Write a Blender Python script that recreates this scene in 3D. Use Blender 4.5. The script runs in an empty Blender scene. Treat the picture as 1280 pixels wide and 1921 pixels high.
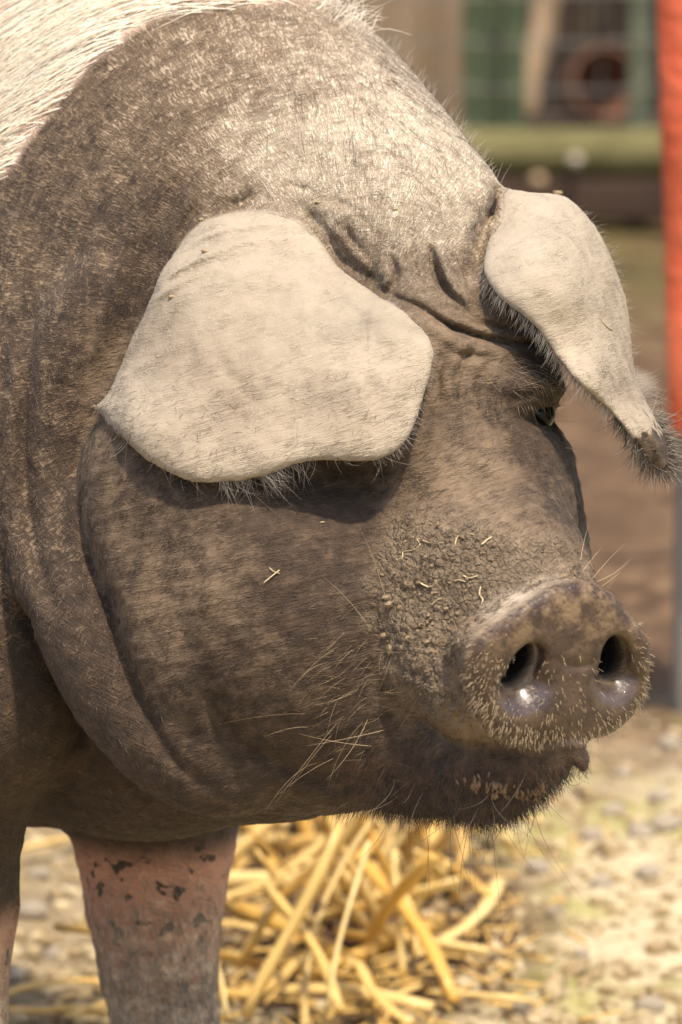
import bpy, bmesh, math, random, time
import numpy as np
from mathutils import Vector, Matrix

T0 = time.time()
RNG = np.random.default_rng(7)
random.seed(7)
scene = bpy.context.scene
COL = scene.collection

# ------------------------------------------------------------------ camera
S = 2700.0            # photograph pixels per metre in the plane of focus
D = 3.2               # metres from the lens to the plane of focus
DPX = D * S
CAM_H = 1.2
PITCH = math.radians(10.0)
F_ = np.array([0.0, math.cos(PITCH), -math.sin(PITCH)])
R_ = np.array([1.0, 0.0, 0.0])
U_ = np.array([0.0, math.sin(PITCH), math.cos(PITCH)])
CPOS = np.array([0.0, -D * math.cos(PITCH), CAM_H])
cam = bpy.data.cameras.new('camera')
cam_o = bpy.data.objects.new('camera', cam)
COL.objects.link(cam_o)
cam_o.location = CPOS
cam_o.rotation_euler = (math.pi / 2 - PITCH, 0, 0)
cam.sensor_fit = 'HORIZONTAL'
cam.sensor_width = 24.0
cam.lens = 24.0 * D / (1280.0 / S)
cam.clip_start = 0.05
cam.clip_end = 500
cam.dof.use_dof = True
cam.dof.focus_distance = D - 0.01
cam.dof.aperture_fstop = cam.lens / 22.0
scene.camera = cam_o

# ------------------------------------------------------------------ sky, sun, exposure
SUN_EL, SUN_AZ = 68.0, 26.0      # azimuth measured from behind the camera towards the right
world = bpy.data.worlds.new('World')
scene.world = world
world.use_nodes = True
wn = world.node_tree
bg = wn.nodes['Background']
sky = wn.nodes.new('ShaderNodeTexSky')
sky.sky_type = 'NISHITA'
sky.sun_disc = False
sky.sun_elevation = math.radians(SUN_EL)
sky.dust_density = 3.0
el, az = math.radians(SUN_EL), math.radians(SUN_AZ)
sun_dir = Vector((math.cos(el) * math.sin(az), -math.cos(el) * math.cos(az), math.sin(el)))
sky.sun_rotation = math.atan2(sun_dir.x, sun_dir.y)
wn.links.new(sky.outputs[0], bg.inputs[0])
bg.inputs[1].default_value = 0.15
sun = bpy.data.lights.new('sun', 'SUN')
sun.energy = 3.0
sun.angle = math.radians(2.5)
sun.color = (1.0, 0.88, 0.70)
sun_o = bpy.data.objects.new('sun', sun)
COL.objects.link(sun_o)
sun_o.rotation_euler = (-sun_dir).to_track_quat('-Z', 'Y').to_euler()
scene.view_settings.view_transform = 'Standard'
scene.view_settings.look = 'None'
scene.view_settings.exposure = 0.68
scene.view_settings.gamma = 1.0
scene.cycles.use_denoising = True

# ------------------------------------------------------------------ coordinates
# "px space": x right, y down, z away, in photograph pixels of the focus plane (1/2700 m), a plain metric frame.
def P(u, v, w):
    s = 1.0 + w / DPX
    return np.array([(u - 640.0) * s + 640.0, (v - 960.5) * s + 960.5, w], float)

def to_world(q):
    q = np.atleast_2d(q)
    return (CPOS + F_ * (D + q[:, 2:3] / S) + R_ * ((q[:, 0:1] - 640.0) / S) - U_ * ((q[:, 1:2] - 960.5) / S))

def dir_world(d):
    d = np.atleast_2d(d)
    return d[:, 2:3] * F_ + d[:, 0:1] * R_ - d[:, 1:2] * U_

def to_pix(q):
    s = 1.0 + q[:, 2] / DPX
    return (q[:, 0] - 640.0) / s + 640.0, (q[:, 1] - 960.5) / s + 960.5

def world_to_px(p):
    d = np.atleast_2d(p) - CPOS
    return np.stack([d @ R_ * S + 640.0, -(d @ U_) * S + 960.5, (d @ F_ - D) * S], 1)

def ground_at(u, v, z=0.0):
    """the point of the plane at height z that the photograph shows at pixel u, v"""
    d = F_ * D + R_ * ((u - 640.0) / S) - U_ * ((v - 960.5) / S)
    t = (z - CPOS[2]) / d[2]
    return CPOS + d * t

# ------------------------------------------------------------------ signed distance helpers (arrays of px-space points)
def smin(a, b, k):
    h = np.maximum(k - np.abs(a - b), 0.0) / k
    return np.minimum(a, b) - h * h * k * 0.25

def smax(a, b, k):
    return -smin(-a, -b, k)

def sd_cone(p, a, b, ra, rb):
    """sphere swept from a to b with radius going from ra to rb"""
    ba = b - a
    l = math.sqrt(ba @ ba)
    sl = max(-0.95, min(0.95, (rb - ra) / l))
    q = p - a
    x = (q @ ba) / l
    y = np.sqrt(np.maximum((q * q).sum(1) - x * x, 0))
    t = np.clip((x + y * sl / math.sqrt(1 - sl * sl)) / l, 0, 1)
    return np.hypot(x - t * l, y) - (ra + (rb - ra) * t)

def chain(p, pts, k=40.0):
    """pts: (u, v, w, r) in photograph pixels with depth"""
    d = None
    Q = [P(*q[:3]) for q in pts]
    Rr = [q[3] * (1 + q[2] / DPX) for q in pts]
    for i in range(len(Q) - 1):
        e = sd_cone(p, Q[i], Q[i + 1], Rr[i], Rr[i + 1])
        d = e if d is None else smin(d, e, k)
    return d

def ell(p, c, rad, ax=None):
    """ellipsoid at pixel/depth c, semi-axes rad along the rows of ax"""
    q = p - P(*c)
    if ax is not None:
        q = q @ np.asarray(ax, float).T
    rad = np.asarray(rad, float)
    k0 = np.linalg.norm(q / rad, axis=1)
    k1 = np.linalg.norm(q / (rad * rad), axis=1)
    return k0 * (k0 - 1.0) / np.maximum(k1, 1e-9)

def spline(pts, n=12):
    """Catmull-Rom through the rows of pts"""
    pts = np.asarray(pts, float)
    q = np.vstack([2 * pts[0] - pts[1], pts, 2 * pts[-1] - pts[-2]])
    out = []
    for i in range(1, len(q) - 2):
        t = np.linspace(0, 1, n, endpoint=False)[:, None]
        a, b, c, d = q[i - 1], q[i], q[i + 1], q[i + 2]
        out.append(0.5 * ((2 * b) + (-a + c) * t + (2 * a - 5 * b + 4 * c - d) * t * t + (-a + 3 * b - 3 * c + d) * t ** 3))
    out.append(pts[-1:])
    return np.vstack(out)

def closed_spline(pts, n=8):
    pts = np.asarray(pts, float)
    m = len(pts)
    out = []
    for i in range(m):
        a, b, c, d = pts[i - 1], pts[i], pts[(i + 1) % m], pts[(i + 2) % m]
        t = np.linspace(0, 1, n, endpoint=False)[:, None]
        out.append(0.5 * ((2 * b) + (-a + c) * t + (2 * a - 5 * b + 4 * c - d) * t * t + (-a + 3 * b - 3 * c + d) * t ** 3))
    return np.vstack(out)

def poly_dist(x, y, poly):
    """signed distance (inside negative) of points to a closed polygon"""
    d2 = np.full(x.shape, 1e18)
    ins = np.zeros(x.shape, bool)
    n = len(poly)
    for i in range(n):
        ax_, ay = poly[i]
        bx, by = poly[(i + 1) % n]
        ex, ey = bx - ax_, by - ay
        wx, wy = x - ax_, y - ay
        t = np.clip((wx * ex + wy * ey) / (ex * ex + ey * ey + 1e-12), 0, 1)
        dx, dy = wx - t * ex, wy - t * ey
        d2 = np.minimum(d2, dx * dx + dy * dy)
        c = ((ay <= y) & (by > y)) | ((by <= y) & (ay > y))
        if abs(ey) > 1e-12:
            ins ^= c & (x < ax_ + (y - ay) / ey * ex)
    return np.where(ins, -1, 1) * np.sqrt(d2)

def line_dist(x, y, pl):
    """distance to an open polyline, the parameter 0..1 along it, and the side (sign)"""
    d2 = np.full(x.shape, 1e18)
    tt = np.zeros(x.shape)
    sg = np.ones(x.shape)
    n = len(pl) - 1
    for i in range(n):
        ax_, ay = pl[i]
        ex, ey = pl[i + 1] - pl[i]
        wx, wy = x - ax_, y - ay
        t = np.clip((wx * ex + wy * ey) / (ex * ex + ey * ey + 1e-12), 0, 1)
        dx, dy = wx - t * ex, wy - t * ey
        q = dx * dx + dy * dy
        m = q < d2
        d2 = np.where(m, q, d2)
        tt = np.where(m, (i + t) / n, tt)
        sg = np.where(m, np.sign(ex * wy - ey * wx), sg)
    return np.sqrt(d2), tt, sg

def smoothstep(a, b, x):
    t = np.clip((x - a) / (b - a), 0, 1)
    return t * t * (3 - 2 * t)

def hash3(i, j, k, seed=0):
    n = (i * 374761393 + j * 668265263 + k * 2147483647 + seed * 1274126177) & 0xffffffff
    n = ((n ^ (n >> 13)) * 1274126177) & 0xffffffff
    n = n ^ (n >> 16)
    return (n & 0xffff) / 65535.0

def vnoise(p, scale, seed=0):
    """smooth value noise, -1..1"""
    q = p / scale
    f = np.floor(q)
    i = f.astype(np.int64)
    t = q - f
    t = t * t * (3 - 2 * t)
    r = 0
    for a in (0, 1):
        for b in (0, 1):
            for c in (0, 1):
                w = (t[:, 0] if a else 1 - t[:, 0]) * (t[:, 1] if b else 1 - t[:, 1]) * (t[:, 2] if c else 1 - t[:, 2])
                r = r + w * hash3(i[:, 0] + a, i[:, 1] + b, i[:, 2] + c, seed)
    return r * 2 - 1

def fbm(p, scale, oct=3, seed=0):
    r, a, s = 0, 1.0, 0.0
    for o in range(oct):
        r = r + a * vnoise(p, scale / 2 ** o, seed + o)
        s += a
        a *= 0.5
    return r / s
# ------------------------------------------------------------------ the pig as one distance field
CAMQ = np.array([640.0, 960.5, -DPX])
def ray_plane(u, v, c, n):
    d = np.array([u - 640.0, v - 960.5, DPX])
    return CAMQ + d * (((c - CAMQ) @ n) / (d @ n))

def unit(v):
    v = np.asarray(v, float)
    return v / np.linalg.norm(v)

class Map2D:
    """a function of two coordinates tabulated once, read back by bilinear interpolation"""
    def __init__(self, fn, lo, hi, step):
        self.lo, self.step = np.asarray(lo, float), step
        nx, ny = int((hi[0] - lo[0]) / step) + 2, int((hi[1] - lo[1]) / step) + 2
        X, Y = np.meshgrid(lo[0] + step * np.arange(nx), lo[1] + step * np.arange(ny), indexing='ij')
        self.a = np.asarray(fn(X.ravel(), Y.ravel())).reshape(nx, ny)
        self.hi = self.lo + step * np.array([nx - 1, ny - 1])
    def inside(self, x, y):
        return (x > self.lo[0]) & (x < self.hi[0]) & (y > self.lo[1]) & (y < self.hi[1])
    def __call__(self, x, y):
        fx, fy = (x - self.lo[0]) / self.step, (y - self.lo[1]) / self.step
        i = np.clip(fx.astype(np.int64), 0, self.a.shape[0] - 2)
        j = np.clip(fy.astype(np.int64), 0, self.a.shape[1] - 2)
        tx, ty = fx - i, fy - j
        a = self.a
        return (a[i, j] * (1 - tx) + a[i + 1, j] * tx) * (1 - ty) + (a[i, j + 1] * (1 - tx) + a[i + 1, j + 1] * tx) * ty

# snout disc: plane, axes and outline
NC = P(1058, 1250, -400)
yaw, pit = math.radians(30), math.radians(13)
NN = np.array([math.sin(yaw) * math.cos(pit), math.sin(pit), -math.cos(yaw) * math.cos(pit)])
NA = np.array([math.cos(yaw), 0.0, math.sin(yaw)])
NB = unit(np.cross(NN, NA))
NB = NB if NB[1] > 0 else -NB
nose_px = [(1000, 1122), (1040, 1099), (1085, 1090), (1130, 1099), (1165, 1121), (1187, 1152), (1214, 1176), (1229, 1210), (1232, 1250),
           (1224, 1300), (1199, 1348), (1160, 1382), (1120, 1394), (1050, 1396), (990, 1406), (940, 1390), (905, 1348), (886, 1300), (881, 1250),
           (890, 1210), (920, 1178), (960, 1148)]
NOSE = []
for u, v in nose_px:
    q = ray_plane(u, v, NC, NN) - NC
    NOSE.append((q @ NA, q @ NB))
NOSE = closed_spline(NOSE, 5)
NOSE_MAP = Map2D(lambda x, y: poly_dist(x, y, NOSE), (-345, -345), (345, 345), 3)

def nose_ab(p):
    q = p - NC
    return q @ NA, q @ NB, q @ NN

def nostril_axis(u, v):
    return ray_plane(u, v, NC, NN)
NOS1, NOS2 = nostril_axis(988, 1250), nostril_axis(1158, 1236)

def groove_map(pl, depth, width, side=0.0):
    """crease along a line seen at pixels pl: depth carved, with a soft fold raised on one side"""
    pl = spline(pl, 6)
    def fn(x, y):
        d, t, s = line_dist(x, y, pl)
        end = np.sin(np.pi * np.clip(t, 0.0, 1.0)) ** 0.8
        g = depth * np.exp(-(d / width) ** 2)
        if side:
            sw = width * 2.5
            g -= abs(side) * np.exp(-((d - sw) / (sw * 0.8)) ** 2) * np.where(s * np.sign(side) > 0, 1, 0.0)
        return g * end
    return Map2D(fn, pl.min(0) - width * 5, pl.max(0) + width * 5, 2.5)

def bump(f, U, V, W, c, r, h, w0=-9e9, w1=9e9):
    m = (W > w0) & (W < w1)
    return f - np.where(m, h * np.exp(-((U - c[0]) / r[0]) ** 2 - ((V - c[1]) / r[1]) ** 2), 0)

def wpt(u, v, w, r):
    s = 1 + w / DPX
    return tuple(to_world(P(u, v, w))[0]) + (r * s / S,)

BACK = np.array([-math.sin(math.radians(42)), math.cos(math.radians(42)), 0])
SIDE = np.array([-BACK[1], BACK[0], 0])          # towards the near flank
_s0 = to_world(P(150, 700, 1250))[0]
_s0[2] = 0.66
TRUNK = [tuple(_s0) + (0.235,), tuple(_s0 + BACK * 0.35 + np.array([0, 0, 0.0])) + (0.30,), tuple(_s0 + BACK * 0.75 + np.array([0, 0, -0.02])) + (0.30,), tuple(_s0 + BACK * 1.05 + np.array([0, 0, 0.02])) + (0.25,)]
FARLEG = [wpt(290, 1420, 960, 175), wpt(291, 1570, 1000, 148), wpt(290, 1690, 1005, 126), wpt(296, 1800, 1005, 108), wpt(310, 1925, 1000, 96)]
_e = np.array(FARLEG[-1][:3])
FARLEG += [(_e[0] + .004, _e[1] - .004, 0.10, 0.030), (_e[0] + .012, _e[1] - .02, 0.045, 0.034), (_e[0] + .025, _e[1] - .04, 0.022, 0.030)]
NEARLEG = [wpt(-70, 1330, 400, 170), wpt(-92, 1500, 430, 140), wpt(-95, 1700, 440, 125), wpt(-95, 1925, 440, 105)]
_e = np.array(NEARLEG[-1][:3])
NEARLEG += [(_e[0] + .004, _e[1] - .004, 0.10, 0.030), (_e[0] + .012, _e[1] - .02, 0.045, 0.034), (_e[0] + .025, _e[1] - .04, 0.022, 0.030)]
LEGS = [FARLEG, NEARLEG]
for sg in (1, -1):
    h = _s0 + BACK * 0.98 + SIDE * 0.15 * sg
    LEGS.append([(h[0], h[1], 0.58, 0.17), tuple(h[:2] - BACK[:2] * 0.04) + (0.40, 0.105), tuple(h[:2] + BACK[:2] * 0.05) + (0.26, 0.055),
                 tuple(h[:2] + BACK[:2] * 0.03) + (0.10, 0.033), tuple(h[:2] - BACK[:2] * 0.01) + (0.028, 0.036)])

class Chain:
    """swept spheres through (u, v, w, r) pixels-with-depth, or (x, y, z, r) metres"""
    def __init__(self, pts, k, metres=False):
        if metres:
            self.Q = [q.astype(np.float32) for q in world_to_px(np.array([q[:3] for q in pts]))]
            self.R = [float(q[3] * S) for q in pts]
        else:
            self.Q = [P(*q[:3]).astype(np.float32) for q in pts]
            self.R = [float(q[3] * (1 + q[2] / DPX)) for q in pts]
        self.k = k
        q = np.array(self.Q)
        self.c = ((q.min(0) + q.max(0)) / 2).astype(np.float32)
        self.b = max(float(np.linalg.norm(x - self.c)) + r for x, r in zip(self.Q, self.R)) + k
    def raw(self, p):
        d = None
        for i in range(len(self.Q) - 1):
            e = sd_cone(p, self.Q[i], self.Q[i + 1], self.R[i], self.R[i + 1])
            d = e if d is None else smin(d, e, self.k)
        return d
    def add(self, f, p, k):
        """smooth union with f, worked out only where it can matter"""
        q = p - self.c
        m = np.sqrt((q * q).sum(1)) - self.b < f + k
        if m.all():
            return smin(f, self.raw(p), k)
        if m.any():
            f = f.copy()
            f[m] = smin(f[m], self.raw(p[m]), k)
        return f

C_NECK = Chain([(700, 430, 420, 225), (545, 410, 620, 300), (350, 350, 860, 400), (60, 280, 1400, 520)], 200)
C_MID = Chain([(520, 760, 520, 390), (230, 810, 860, 560)], 200)
C_TRUNK = Chain(TRUNK, 150, True)
C_BRISKET = Chain([(520, 1322, 400, 222), (270, 1310, 590, 245), (40, 1250, 980, 300)], 100)
C_SHOULDER = Chain([(-190, 850, 500, 290), (-38, 1320, 345, 192)], 100)
C_LEGS = [Chain(l, 30, True) for l in LEGS]
C_SKULL = Chain([(765, 560, 330, 225), (805, 760, 200, 232)], 60)
C_SNOUT = Chain([(805, 760, 190, 232), (855, 960, 70, 212), (925, 1110, -130, 176), (985, 1200, -240, 146)], 60)
C_CHEEK = Chain([(430, 960, 200, 300), (560, 1180, 80, 300), (700, 1250, 30, 235)], 80)
C_FARCHEEK = Chain([(945, 900, 400, 140), (930, 1060, 330, 180)], 60)
C_JAW = Chain([(600, 1300, 60, 205), (800, 1390, -80, 128), (915, 1430, -220, 100), (1005, 1400, -290, 80)], 60)
C_LIP = Chain([(850, 1150, -110, 160), (850, 1240, -190, 130), (905, 1290, -280, 110), (1000, 1310, -330, 90)], 40)
C_LOBE = Chain([(1072, 1395, -330, 22), (1090, 1424, -335, 13), (1094, 1440, -335, 9)], 10)
C_HEADBOUND = (np.array([700, 950, 100], np.float32), 900.0)

def body_core(p):
    p = p.astype(np.float32)
    f = np.full(len(p), 1e5, np.float32)
    # neck crest, shoulders, trunk, legs
    f = C_NECK.add(f, p, 1.0)
    f = C_MID.add(f, p, 240)
    f = C_TRUNK.add(f, p, 240)
    f = C_BRISKET.add(f, p, 120)
    f = C_SHOULDER.add(f, p, 50)
    for c in C_LEGS:
        f = c.add(f, p, 70)
    if ROLL:
        f = ROLL.add(f, p, 36)
    mh = np.sqrt(((p - C_HEADBOUND[0]) ** 2).sum(1)) - C_HEADBOUND[1] < f + 160
    if not mh.any():
        return f
    f = f.copy()
    f[mh] = head(f[mh], p[mh])
    return f

def head(f, p):
    h = smin(C_SKULL.raw(p), C_SNOUT.raw(p), 80)
    # cheeks and jowl
    cheek = smin(ell(p, (470, 1120, 190), (320, 400, 330)).astype(np.float32), C_CHEEK.raw(p), 120)
    h = smin(h, cheek, 130)
    h = C_FARCHEEK.add(h, p, 90)
    h = C_JAW.add(h, p, 60)
    vv = (p[:, 1] - 960.5) / (1 + p[:, 2] / DPX) + 960.5
    f = smin(f, h, 25 + 130 * (1 - smoothstep(430, 720, vv)))
    f = C_LIP.add(f, p, 30)
    f = C_LOBE.add(f, p, 16)
    # snout disc
    a, b, n = nose_ab(p)
    m = (np.abs(a) < 330) & (np.abs(b) < 330) & (np.abs(n) < 220)
    if m.any():
        a, b, n = a[m], b[m], n[m]
        d2 = NOSE_MAP(a, b)
        rr = np.hypot(a / 205, b / 165)
        face = n - 14 * (1 - rr ** 2)
        disc = smax(smax(d2 + 0.30 * np.maximum(-n - 20, 0), face, 34), -n - 150, 40)
        g = smin(f[m], disc, 24)
        for c, tilt in ((NOS1, -1), (NOS2, 1)):
            ca, cb = (c - NC) @ NA, (c - NC) @ NB
            x, y = a - ca, b - cb
            x, y = x * 0.92 - tilt * y * 0.39, y * 0.92 + tilt * x * 0.39
            # funnel rim, then the passage
            g = g + 22 * np.exp(-(np.hypot((a - ca) / 48, (b - cb - 26) / 46)) ** 2 * 1.2) * np.exp(-(n / 60) ** 2)
            tube = (np.hypot(x / 33, y / 45) - 1) * 33
            g = smax(g, -smax(tube, -n - 128, 26), 12 + 44 * smoothstep(5, 40, b - cb))
        f = f.copy()
        f[m] = g
    return f

ROLL = None
def trace(field, uv, w0=-700.0, w1=1600.0, n=60):
    uv = np.asarray(uv, float)
    w = np.full(len(uv), w0)
    for _ in range(n):
        s = 1 + w / DPX
        p = np.stack([(uv[:, 0] - 640) * s + 640, (uv[:, 1] - 960.5) * s + 960.5, w], 1)
        w = np.minimum(w + 0.8 * np.maximum(field(p), -5), w1)
    return w

ROLL_UV = [(190, 560, 60), (140, 680, 75), (112, 820, 80), (108, 960, 80), (140, 1090, 80), (190, 1200, 80), (250, 1310, 78), (340, 1410, 70), (450, 1462, 60)]
_w = trace(body_core, [q[:2] for q in ROLL_UV])
_w = spline(np.c_[np.arange(len(_w)), np.convolve(np.r_[_w[0], _w, _w[-1]], [.25, .5, .25], 'valid')], 1)[:, 1]
ROLL = Chain([tuple(q) for q in spline([(q[0], q[1], w + q[2] * 0.62, q[2] * 1.15) for q, w in zip(ROLL_UV, _w)], 2)], 60)

# ears: sheets hung over the head, each a depth map through a few measured points inside its outline
def tps(pts):
    pts = np.asarray(pts, float)
    x = pts[:, :2] / 100.0
    n = len(x)
    r = np.linalg.norm(x[:, None] - x[None], axis=2)
    K = np.where(r > 0, r * r * np.log(np.maximum(r, 1e-9)), 0) + np.eye(n) * 0.02
    A = np.zeros((n + 3, n + 3))
    A[:n, :n] = K
    A[:n, n] = 1
    A[:n, n + 1:] = x
    A[n:, :n] = A[:n, n:].T
    c = np.linalg.solve(A, np.r_[pts[:, 2], 0, 0, 0])
    def ev(U, V):
        X = np.stack([U, V], 1) / 100.0
        r2 = ((X[:, None] - x[None]) ** 2).sum(2)
        k = 0.5 * r2 * np.log(np.maximum(r2, 1e-12))
        return k @ c[:n] + c[n] + X @ c[n + 1:]
    return ev

NEAR_EAR = closed_spline([(560, 393), (600, 440), (640, 500), (700, 545), (760, 585), (800, 625), (815, 660), (808, 710), (790, 770), (770, 820), (740, 850),
    (700, 867), (650, 868), (600, 865), (550, 875), (500, 893), (440, 905), (370, 908), (320, 890), (270, 860), (230, 825), (203, 795), (186, 776), (170, 766), (190, 748), (205, 730),
    (222, 690), (242, 640), (268, 590), (285, 550), (303, 505), (340, 455), (380, 415), (430, 397), (500, 388)], 4)
near_w = tps([(500, 388, 175), (560, 400, 160), (400, 410, 175), (430, 450, 90), (540, 450, 80), (640, 510, 45), (330, 480, 140), (310, 540, 80), (500, 560, 0), (640, 600, -60), (760, 590, -75),
    (400, 600, -10), (270, 600, 95), (230, 690, 70), (320, 700, -45), (815, 660, -135), (700, 700, -145), (550, 720, -110), (420, 760, -125), (185, 770, 60), (250, 800, -85), (340, 850, -165),
    (440, 895, -205), (560, 860, -215), (660, 860, -230), (750, 840, -230), (800, 740, -190)])
FAR_EAR = closed_spline([(945, 356), (1000, 358), (1060, 366), (1100, 400), (1135, 450), (1160, 510), (1180, 580), (1187, 650), (1195, 700), (1212, 745), (1238, 790),
    (1256, 830), (1258, 872), (1238, 884), (1212, 866), (1190, 830), (1150, 780), (1110, 742), (1080, 715), (1045, 672), (1010, 622), (975, 590), (932, 556), (909, 522), (905, 490),
    (912, 455), (928, 405)], 4)
far_w = tps([(950, 360, 280), (1060, 368, 320), (1000, 400, 190), (930, 420, 210), (906, 490, 30), (930, 548, -60), (990, 500, -30), (1080, 430, 210), (1130, 450, 310), (1170, 560, 320),
    (1060, 560, -35), (980, 592, -90), (1120, 600, 110), (1185, 650, 290), (1050, 672, -95), (1120, 700, -40), (1190, 730, 190), (1150, 775, -45), (1200, 800, 20), (1235, 800, 130), (1255, 850, 110), (1225, 870, 40)])

def near_folds(u, v):
    """veins and soft folds raised on the near ear (negative = towards the camera)"""
    g = np.zeros(u.shape)
    def ridge(pl, h, w):
        nonlocal g
        d, t, _ = line_dist(u, v, spline(pl, 5))
        g = g + h * np.exp(-(d / w) ** 2) * np.sin(np.pi * np.clip(t, .02, .98)) ** .5
    ridge([(395, 640), (425, 700), (470, 750), (525, 800)], 8, 13)
    ridge([(470, 775), (490, 800), (500, 830)], 2.5, 9)
    ridge([(300, 500), (370, 455), (450, 430), (560, 425)], -13, 7)
    ridge([(290, 545), (360, 495), (440, 465), (540, 450)], -14, 7)
    ridge([(330, 470), (390, 430), (470, 412)], -11, 6)
    ridge([(285, 575), (330, 540), (390, 510)], -11, 7)
    ridge([(320, 520), (400, 485), (500, 470)], -8, 6)
    ridge([(430, 700), (455, 660), (500, 640), (560, 640)], 4, 14)
    ridge([(600, 640), (640, 690), (650, 740)], 4, 12)
    ridge([(215, 735), (250, 700), (290, 680)], -6, 7)
    ridge([(640, 745), (665, 720), (680, 745), (690, 790)], -7, 11)
    g = g - 16 * np.exp(-((u - 520) / 110) ** 2 - ((v - 690) / 90) ** 2) - 12 * np.exp(-((u - 650) / 60) ** 2 - ((v - 780) / 60) ** 2) + 14 * np.exp(-((u - 740) / 50) ** 2 - ((v - 790) / 60) ** 2)
    g = g + 14 * np.exp(-((u - 480) / 100) ** 2 - ((v - 470) / 40) ** 2) + 10 * np.exp(-((u - 330) / 50) ** 2 - ((v - 780) / 60) ** 2) - 10 * np.exp(-((u - 250) / 25) ** 2 - ((v - 760) / 40) ** 2)
    ridge([(330, 640), (380, 700), (400, 780), (390, 850)], 6, 30)
    ridge([(620, 560), (700, 640), (740, 720)], 7, 30)
    g = g - 8 * np.exp(-((u - 560) / 70) ** 2 - ((v - 870) / 40) ** 2)
    return -g

def far_folds(u, v):
    g = np.zeros(u.shape)
    d, t, _ = line_dist(u, v, spline([(920, 495), (990, 540), (1050, 620), (1120, 700), (1190, 800)], 5))
    g = g + 10 * np.exp(-(d / 30) ** 2)
    d, t, _ = line_dist(u, v, spline([(1170, 690), (1200, 770), (1235, 840)], 5))
    g = g - 9 * np.exp(-(d / 14) ** 2)
    g = g + 12 * np.exp(-((u - 1080) / 70) ** 2 - ((v - 500) / 90) ** 2)
    return -g

def ear_maps(poly, wf, extra):
    lo, hi = poly.min(0) - 90, poly.max(0) + 90
    dist = Map2D(lambda x, y: poly_dist(x, y, poly), lo, hi, 3)
    def depth(x, y):
        d2 = np.minimum(dist(x, y), 0)
        return wf(x, y) + 34.0 * np.exp(d2 / 26.0) + 10 * np.exp(d2 / 70.0) - extra(x, y)
    return dist, Map2D(depth, lo, hi, 3)

def ear_field(p, maps, t, wr):
    dist, dep = maps
    U, V = to_pix(p)
    f = np.full(len(p), 1e3)
    m = dist.inside(U, V) & (p[:, 2] > wr[0]) & (p[:, 2] < wr[1])
    if not m.any():
        return f
    u, v, w = U[m], V[m], p[m, 2]
    e = 5.0
    w0 = dep(u, v)
    gx, gy = (dep(u + e, v) - w0) / e, (dep(u, v + e) - w0) / e
    f[m] = smax(np.abs(w - w0) / np.sqrt(1 + gx * gx + gy * gy) - t, dist(u, v), 2 * t)
    return f

NEAR_MAPS = ear_maps(NEAR_EAR, near_w, near_folds)
FAR_MAPS = ear_maps(FAR_EAR, far_w, far_folds)

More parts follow.
